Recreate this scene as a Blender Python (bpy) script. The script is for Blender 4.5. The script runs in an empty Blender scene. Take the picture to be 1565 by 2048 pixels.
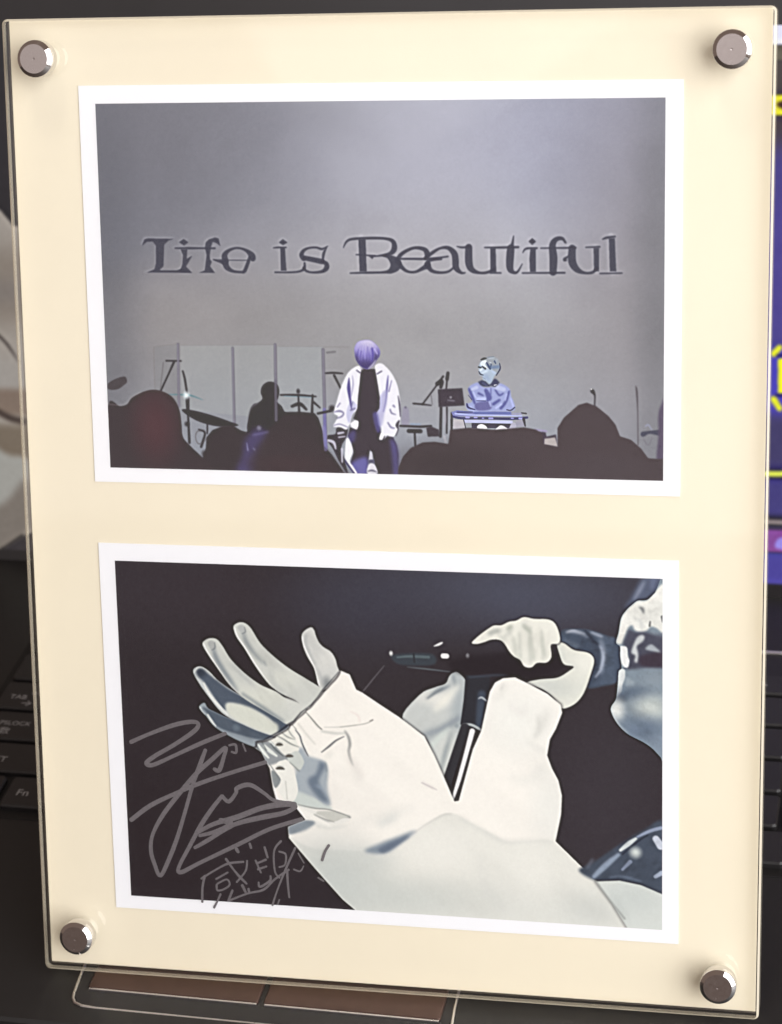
import bpy, bmesh, math
import numpy as np
from mathutils import Matrix, Vector

# ------------------------------------------------------------------ camera, world, light, exposure
S = bpy.context.scene
COL = S.collection
MM = 0.001
cam = bpy.data.cameras.new("camera")
camo = bpy.data.objects.new("camera", cam)
COL.objects.link(camo)
camo.matrix_world = Matrix(((0.97767, -0.02752, 0.20835, 0.22073), (0.19294, 0.51059, -0.8379, -0.44605), (-0.08333, 0.85938, 0.5045, 0.41787), (0, 0, 0, 1)))
cam.sensor_fit = 'HORIZONTAL'
cam.sensor_width = 36
cam.lens = 36 * 4600 / 1565
cam.clip_start = 0.01
cam.clip_end = 50
cam.dof.use_dof = True
cam.dof.focus_distance = 0.585
cam.dof.aperture_fstop = 34
S.camera = camo

W = bpy.data.worlds.new("World")
S.world = W
W.use_nodes = True
W.node_tree.nodes["Background"].inputs[0].default_value = (0.20, 0.145, 0.12, 1)
W.node_tree.nodes["Background"].inputs[1].default_value = 1.0

def area(name, loc, target, sx, sy, radiance, col):
    l = bpy.data.lights.new(name, 'AREA')
    l.shape = 'RECTANGLE'
    l.size, l.size_y = sx, sy
    l.energy = radiance * math.pi * sx * sy
    l.color = col
    o = bpy.data.objects.new(name, l)
    COL.objects.link(o)
    o.location = loc
    o.rotation_euler = (Vector(target) - Vector(loc)).to_track_quat('-Z', 'Y').to_euler()
    return o

# a big window to the right, a ceiling lamp overhead, and two added lamps behind the camera
area("window_light", (1.12, -0.64, 0.62), (0.1, 0.05, 0.12), 1.5, 1.6, 5.5, (0.985, 0.99, 1.0))
area("ceiling_lamp", (-0.05, -0.10, 1.9), (0.1, 0.05, 0.12), 0.22, 0.22, 34.0, (1.0, 0.93, 0.82))
area("front_fill", (-0.40, -2.2, 1.32), (-0.40, 0.0, 1.32), 3.2, 1.8, 0.50, (1.0, 0.97, 0.97))  # added fill lamp, mirrored in the screw heads and the acrylic
lb = area("reflection_lamp", (-0.33, -2.15, 1.42), (-0.33, 0.0, 1.42), 0.85, 0.85, 0.7, (0.98, 0.97, 1.0))  # added lamp, turned to mirror as a bright patch over the upper print
lb.rotation_euler.rotate_axis('Z', math.radians(33))

S.view_settings.view_transform = 'Standard'
S.view_settings.look = 'None'
S.view_settings.exposure = 0
S.view_settings.gamma = 1
S.render.engine = 'CYCLES'
S.cycles.max_bounces = 8
S.cycles.transparent_max_bounces = 16

# ------------------------------------------------------------------ materials
def new_mat(name):
    m = bpy.data.materials.new(name)
    m.use_nodes = True
    return m, m.node_tree, m.node_tree.nodes["Principled BSDF"]

def mat(name, col, rough=0.5, metal=0.0, spec=0.5, var=0.0, scale=200, bump=0.0, bscale=800):
    m, t, b = new_mat(name)
    b.inputs["Base Color"].default_value = (*col, 1)
    b.inputs["Roughness"].default_value = rough
    b.inputs["Metallic"].default_value = metal
    b.inputs["Specular IOR Level"].default_value = spec
    tc = t.nodes.new("ShaderNodeTexCoord")
    if var:
        n = t.nodes.new("ShaderNodeTexNoise")
        n.inputs["Scale"].default_value = scale
        n.inputs["Detail"].default_value = 5
        t.links.new(tc.outputs["Object"], n.inputs["Vector"])
        r = t.nodes.new("ShaderNodeMixRGB")
        r.inputs[1].default_value = (*[c * (1 - var) for c in col], 1)
        r.inputs[2].default_value = (*[min(1, c * (1 + var)) for c in col], 1)
        t.links.new(n.outputs["Fac"], r.inputs[0])
        t.links.new(r.outputs[0], b.inputs["Base Color"])
        rr = t.nodes.new("ShaderNodeMapRange")
        rr.inputs[3].default_value = max(0, rough - .08)
        rr.inputs[4].default_value = rough + .08
        t.links.new(n.outputs["Fac"], rr.inputs[0])
        t.links.new(rr.outputs[0], b.inputs["Roughness"])
    if bump:
        n2 = t.nodes.new("ShaderNodeTexNoise")
        n2.inputs["Scale"].default_value = bscale
        n2.inputs["Detail"].default_value = 3
        t.links.new(tc.outputs["Object"], n2.inputs["Vector"])
        bp = t.nodes.new("ShaderNodeBump")
        bp.inputs["Strength"].default_value = bump
        bp.inputs["Distance"].default_value = 0.0002
        t.links.new(n2.outputs["Fac"], bp.inputs["Height"])
        t.links.new(bp.outputs[0], b.inputs["Normal"])
    return m

def acrylic_face(name):
    """clear sheet: what lies behind shows through, the room mirrors in it by Schlick's law"""
    m = bpy.data.materials.new(name)
    m.use_nodes = True
    t = m.node_tree
    t.nodes.clear()
    out = t.nodes.new("ShaderNodeOutputMaterial")
    mix = t.nodes.new("ShaderNodeMixShader")
    tr = t.nodes.new("ShaderNodeBsdfTransparent")
    gl = t.nodes.new("ShaderNodeBsdfGlossy")
    tc = t.nodes.new("ShaderNodeTexCoord")
    sm = t.nodes.new("ShaderNodeTexNoise")
    sm.inputs["Scale"].default_value = 22
    sm.inputs["Detail"].default_value = 6
    sm.inputs["Distortion"].default_value = 1.2
    t.links.new(tc.outputs["Object"], sm.inputs["Vector"])
    mr = t.nodes.new("ShaderNodeMapRange")
    mr.inputs[1].default_value = .35; mr.inputs[2].default_value = .7
    mr.inputs[3].default_value = .02; mr.inputs[4].default_value = .09
    t.links.new(sm.outputs["Fac"], mr.inputs[0])
    t.links.new(mr.outputs[0], gl.inputs["Roughness"])
    ge = t.nodes.new("ShaderNodeNewGeometry")
    dt = t.nodes.new("ShaderNodeVectorMath"); dt.operation = 'DOT_PRODUCT'
    ab = t.nodes.new("ShaderNodeMath"); ab.operation = 'ABSOLUTE'
    om = t.nodes.new("ShaderNodeMath"); om.operation = 'SUBTRACT'; om.inputs[0].default_value = 1
    pw = t.nodes.new("ShaderNodeMath"); pw.operation = 'POWER'; pw.inputs[1].default_value = 5
    ml = t.nodes.new("ShaderNodeMath"); ml.operation = 'MULTIPLY_ADD'; ml.inputs[1].default_value = .96; ml.inputs[2].default_value = .04
    L = t.links.new
    L(ge.outputs["Normal"], dt.inputs[0]); L(ge.outputs["Incoming"], dt.inputs[1])
    L(dt.outputs["Value"], ab.inputs[0]); L(ab.outputs[0], om.inputs[1]); L(om.outputs[0], pw.inputs[0]); L(pw.outputs[0], ml.inputs[0])
    L(ml.outputs[0], mix.inputs[0]); L(tr.outputs[0], mix.inputs[1]); L(gl.outputs[0], mix.inputs[2]); L(mix.outputs[0], out.inputs[0])
    return m

def edge_mat(name, col, solid):
    """polished cut edge: part of the light goes through, part scatters back"""
    m, t, b = new_mat(name)
    b.inputs["Base Color"].default_value = (*col, 1)
    b.inputs["Roughness"].default_value = .25
    tr = t.nodes.new("ShaderNodeBsdfTransparent")
    tr.inputs[0].default_value = (.98, .96, .90, 1)
    mx = t.nodes.new("ShaderNodeMixShader")
    mx.inputs[0].default_value = solid
    out = t.nodes["Material Output"]
    t.links.new(tr.outputs[0], mx.inputs[1]); t.links.new(b.outputs[0], mx.inputs[2]); t.links.new(mx.outputs[0], out.inputs[0])
    return m

def image_mat(name, img, rough=0.4, emit=0.0):
    m, t, b = new_mat(name)
    n = t.nodes.new("ShaderNodeTexImage")
    n.image = img
    n.extension = 'EXTEND'
    if emit:
        b.inputs["Base Color"].default_value = (.01, .01, .012, 1)
        t.links.new(n.outputs[0], b.inputs["Emission Color"])
        b.inputs["Emission Strength"].default_value = emit
    else:
        t.links.new(n.outputs[0], b.inputs["Base Color"])
    b.inputs["Roughness"].default_value = rough
    b.inputs["Specular IOR Level"].default_value = .3
    return m

M_ACR = acrylic_face("clear_acrylic")
M_EDGE = edge_mat("acrylic_cut_edge", (.90, .82, .66), .28)
M_RIM = edge_mat("acrylic_polished_bevel", (.85, .77, .61), .62)
M_MAT = mat("cream_mat_paper", (.825, .755, .595), .75, spec=.2, var=.03, scale=28, bump=.12, bscale=2500)
M_PAPER = mat("white_photo_paper", (.88, .89, .92), .45, spec=.3, var=.01, scale=80)
M_CHROME = mat("chrome", (.74, .72, .71), .07, metal=1)
M_BRUSH = mat("turned_chrome_face", (.50, .45, .435), .24, metal=1, var=.04, scale=900, bump=.05, bscale=3000)
M_DECK = mat("black_laptop_plastic", (.0125, .0115, .0115), .42, spec=.45, var=.12, scale=400, bump=.2, bscale=4000)
M_KEY = mat("black_key_plastic", (.0155, .014, .0145), .38, spec=.5, var=.15, scale=300, bump=.12, bscale=5000)
M_WELL = mat("keyboard_well", (.010, .009, .009), .55, spec=.3, var=.1)
M_LEG = mat("grey_key_print", (.28, .27, .275), .6, var=.1, scale=900)
M_SILVER = mat("silver_trim", (.78, .75, .73), .3, metal=1, var=.05, scale=500)
M_BTN = mat("brown_reflection_button", (.085, .05, .04), .36, metal=.6, var=.15, scale=250)  # brown reflection on the buttons, put into their base colour
M_PAD = mat("touchpad_surface", (.020, .018, .018), .45, spec=.4, var=.1)
M_BEZEL = mat("glossy_black_bezel", (.018, .016, .017), .22, spec=.5, var=.2, scale=60)
M_INK = mat("silver_marker_ink", (.150, .138, .148), .5, metal=.1, spec=.3, var=.3, scale=1600)
M_DESK = mat("dark_desk", (.06, .045, .038), .5, var=.3, scale=30)

# ------------------------------------------------------------------ scene helpers
def thing(name, label, cat, mw):
    o = bpy.data.objects.new(name, None)
    o.empty_display_size = .02
    COL.objects.link(o)
    o.matrix_world = mw
    o["label"] = label
    o["category"] = cat
    return o

def obj(name, me, parent=None, loc=(0, 0, 0)):
    o = bpy.data.objects.new(name, me)
    COL.objects.link(o)
    o.parent = parent
    o.location = loc
    return o

def mesh(bm, name, *mats, smooth=False):
    me = bpy.data.meshes.new(name)
    bm.normal_update()
    bm.to_mesh(me)
    bm.free()
    for m in mats:
        me.materials.append(m)
    if smooth:
        for p in me.polygons:
            p.use_smooth = True
    return me

def prism(outline, z0, z1, chamfer=0.0, mi=(0, 0, 0, 0)):
    """outline (mm, counter-clockwise) raised from z0 to z1 with a chamfered upper rim; mi = top, chamfer, side, bottom"""
    bm = bmesh.new()
    pts = np.array(outline, float)
    c = chamfer
    n = len(pts)
    inner = []
    for i in range(n):
        a, b, d = pts[i - 1], pts[i], pts[(i + 1) % n]
        e1 = (b - a) / np.linalg.norm(b - a); e2 = (d - b) / np.linalg.norm(d - b)
        n1 = np.array((-e1[1], e1[0])); n2 = np.array((-e2[1], e2[0]))
        k = n1 + n2
        inner.append(b + k * c / max(.2, (1 + n1 @ n2)))
    V = lambda P, z: [bm.verts.new((p[0] * MM, p[1] * MM, z * MM)) for p in P]
    bot, mid = V(pts, z0), V(pts, z1 - c)
    f = bm.faces.new(bot[::-1]); f.material_index = mi[3]
    for i in range(n):
        f = bm.faces.new((bot[i], bot[(i + 1) % n], mid[(i + 1) % n], mid[i])); f.material_index = mi[2]
    top = mid
    if c:
        top = V(inner, z1)
        for i in range(n):
            f = bm.faces.new((mid[i], mid[(i + 1) % n], top[(i + 1) % n], top[i])); f.material_index = mi[1]
    f = bm.faces.new(top); f.material_index = mi[0]
    return bm

def rrect(x0, y0, x1, y1, r=0.0, n=5):
    if r <= 0:
        return [(x0, y0), (x1, y0), (x1, y1), (x0, y1)]
    o = []
    for cx, cy, a in ((x1 - r, y0 + r, -90), (x1 - r, y1 - r, 0), (x0 + r, y1 - r, 90), (x0 + r, y0 + r, 180)):
        for k in range(n + 1):
            t = math.radians(a + 90 * k / n)
            o.append((cx + r * math.cos(t), cy + r * math.sin(t)))
    return o

def tube(path, r, closed=False, seg=8):
    bm = bmesh.new()
    p = [Vector(q) * MM for q in path]
    rings = []
    for i, q in enumerate(p):
        a = p[i - 1] if i else p[0]
        b = p[i + 1] if i + 1 < len(p) else p[-1]
        d = (b - a).normalized()
        u = d.cross(Vector((0, 0, 1))).normalized()
        v = d.cross(u).normalized()
        rings.append([bm.verts.new(q + (u * math.cos(2 * math.pi * k / seg) + v * math.sin(2 * math.pi * k / seg)) * r * MM) for k in range(seg)])
    for A, B in zip(rings[:-1], rings[1:]):
        for k in range(seg):
            bm.faces.new((A[k], A[(k + 1) % seg], B[(k + 1) % seg], B[k]))
    bm.faces.new(rings[0][::-1]); bm.faces.new(rings[-1])
    bmesh.ops.recalc_face_normals(bm, faces=bm.faces)
    return bm

def lathe(profile, seg=48, mi=None, flat=()):
    bm = bmesh.new()
    rings = []
    for r, z in profile:
        if r == 0:
            rings.append([bm.verts.new((0, 0, z * MM))])
        else:
            rings.append([bm.verts.new((r * MM * math.cos(2 * math.pi * k / seg), r * MM * math.sin(2 * math.pi * k / seg), z * MM)) for k in range(seg)])
    for j, (A, B) in enumerate(zip(rings[:-1], rings[1:])):
        for k in range(seg):
            a, b = A[k % len(A)], A[(k + 1) % len(A)]
            c, d = B[(k + 1) % len(B)], B[k % len(B)]
            vs = [a] + ([b] if b is not a else []) + [c] + ([d] if d is not c else [])
            f = bm.faces.new(vs)
            f.material_index = mi[j] if mi else 0
            f.smooth = not mi or mi[j] == 0 and j not in flat
    return bm

def sheet(quad, z, thick):
    """a paper sheet from four corners (mm), with UVs running 0..1 over its face"""
    bm = prism(quad, z - thick, z)
    uv = bm.loops.layers.uv.new("UVMap")
    f = max(bm.faces, key=lambda q: q.calc_center_median().z)
    co = [(0, 0), (1, 0), (1, 1), (0, 1)]
    for l in f.loops:
        d = [(Vector((q[0] * MM, q[1] * MM)) - l.vert.co.xy).length for q in quad]
        l[uv].uv = co[d.index(min(d))]
    return bm

# ------------------------------------------------------------------ 2D ink: how the two prints and the screen picture are drawn
def catmull(p, closed, n=5):
    p=np.asarray(p,float)
    if len(p)<3: return p
    m=len(p); out=[]
    for i in range(m if closed else m-1):
        if closed: a,b,c,d=p[i-1],p[i],p[(i+1)%m],p[(i+2)%m]
        else: a,b,c,d=p[max(i-1,0)],p[i],p[i+1],p[min(i+2,m-1)]
        for k in range(n):
            t=k/n
            out.append(.5*((2*b)+(c-a)*t+(2*a-5*b+4*c-d)*t*t+(3*b-a-3*c+d)*t**3))
    if not closed: out.append(p[-1])
    return np.array(out)
def blur(m,r):
    r=int(round(r*.55))
    if r<1: return m
    for ax in (0,1):
        for _ in range(2):
            q=np.pad(m,[(r+1,r) if a==ax else (0,0) for a in (0,1)],mode='edge').cumsum(ax)
            n=m.shape[ax]; k=2*r+1
            m=(np.take(q,range(k,k+n),ax)-np.take(q,range(0,n),ax))/k
    return m
def box(pts,pad,w,h):
    x0=max(0,int(pts[:,0].min()-pad)); x1=min(w,int(pts[:,0].max()+pad)+2); y0=max(0,int(pts[:,1].min()-pad)); y1=min(h,int(pts[:,1].max()+pad)+2)
    return x0,x1,y0,y1
def fill(pts,w,h,soft):
    x0,x1,y0,y1=b=box(pts,soft*2+2,w,h)
    if x1<=x0 or y1<=y0: return None,b
    S=2
    xs=(np.arange((x1-x0)*S)+.5)/S+x0; ys=(np.arange((y1-y0)*S)+.5)/S+y0
    ins=np.zeros((len(ys),len(xs)),bool)
    q=np.roll(pts,-1,0)
    for (ax,ay),(bx,by) in zip(pts,q):
        if ay==by: continue
        rows=np.nonzero((ys>=min(ay,by))&(ys<max(ay,by)))[0]
        if len(rows)==0: continue
        xc=ax+(ys[rows]-ay)*(bx-ax)/(by-ay)
        ins[rows]^=xs[None,:]<xc[:,None]
    m=ins.reshape(y1-y0,S,x1-x0,S).mean((1,3))
    return blur(m,soft),b
def stroke(pts,w,h,soft):
    x0,x1,y0,y1=b=box(pts,pts[:,2].max()/2+soft*2+2,w,h)
    if x1<=x0 or y1<=y0: return None,b
    m=np.zeros((y1-y0,x1-x0))
    for p,q in zip(pts[:-1],pts[1:]):
        a0,a1,b0,b1=box(np.array([p,q]),max(p[2],q[2])/2+2,w,h)
        a0=max(a0,x0);a1=min(a1,x1);b0=max(b0,y0);b1=min(b1,y1)
        if a1<=a0 or b1<=b0: continue
        X,Y=np.meshgrid(np.arange(a0,a1)+.5,np.arange(b0,b1)+.5)
        d=q[:2]-p[:2]; L=max(d@d,1e-6)
        t=np.clip(((X-p[0])*d[0]+(Y-p[1])*d[1])/L,0,1)
        r=np.hypot(X-p[0]-t*d[0],Y-p[1]-t*d[1])
        v=np.clip((p[2]+t*(q[2]-p[2]))/2-r+.5,0,1)
        s=m[b0-y0:b1-y0,a0-x0:a1-x0]; np.maximum(s,v,out=s)
    return blur(m,soft),b
def paint(ops,w,h,seed):
    img=np.zeros((h,w,3)); clip=None
    for o in ops:
        if o[0]=='F': img[:]=o[1]; continue
        if o[0]=='C':
            if o[1] is None: clip=None
            else:
                p=np.array(o[2],float); p=catmull(p,True) if o[1] else p
                m,(x0,x1,y0,y1)=fill(p,w,h,1); clip=np.zeros((h,w)); clip[y0:y1,x0:x1]=m
            continue
        if o[0]=='N':
            _,amp,sx,sy,ang,sd=o
            g=np.random.default_rng(sd); Y,X=np.mgrid[0:h,0:w]; ca,sa=np.cos(np.radians(ang)),np.sin(np.radians(ang))
            n=np.zeros((h,w))
            for k,wt in ((1,.6),(2.3,.4)):
                G=g.normal(0,1,(256,256)); u=(X*ca+Y*sa)*k/sx+60; v=(Y*ca-X*sa)*k/sy+120
                iu=np.floor(u).astype(int); iv=np.floor(v).astype(int); fu=u-iu; fv=v-iv; fu=fu*fu*(3-2*fu); fv=fv*fv*(3-2*fv)
                q=lambda a,b: G[(iv+b)%256,(iu+a)%256]
                n+=wt*((q(0,0)*(1-fu)+q(1,0)*fu)*(1-fv)+(q(0,1)*(1-fu)+q(1,1)*fu)*fv)
            m=1-amp*np.clip(n-.1,-.35,1.6)
            if clip is not None: m=1+(m-1)*clip
            img*=m[...,None]; np.clip(img,0,255,out=img)
            continue
        if o[0]=='R':
            _,c,a,cx,cy,rx,ry=o
            x0,x1,y0,y1=box(np.array([(cx-2.2*rx,cy-2.2*ry),(cx+2.2*rx,cy+2.2*ry)]),1,w,h)
            if x1<=x0 or y1<=y0: continue
            X,Y=np.meshgrid(np.arange(x0,x1)+.5,np.arange(y0,y1)+.5)
            r2=((X-cx)/max(rx,1))**2+((Y-cy)/max(ry,1))**2
            m=np.clip(a*np.clip(1-r2/4.8,0,1)**2.2,0,1)
        else:
            k,c,soft,a,sm,pts=o
            p=np.array(pts,float)
            if sm: p=catmull(p,k=='P')
            if k=='S': p[:,2]=np.maximum(p[:,2],.5)
            m,(x0,x1,y0,y1)=(fill if k=='P' else stroke)(p,w,h,soft)
            if m is None: continue
            m=m*a
        if clip is not None: m=m*clip[y0:y1,x0:x1]
        v=img[y0:y1,x0:x1]; v+=(np.array(c,float)-v)*m[...,None]
    rng=np.random.default_rng(seed)
    for i in range(3): img[...,i]+=.55*(img[...,i]-blur(img[...,i],7))
    g=rng.normal(0,1,(h,w)); g=blur(g,2)
    g2=blur(rng.normal(0,1,(h,w)),6)*3
    img+=(g*3.8+g2*1.6)[...,None]
    return np.clip(img,0,255)

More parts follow.
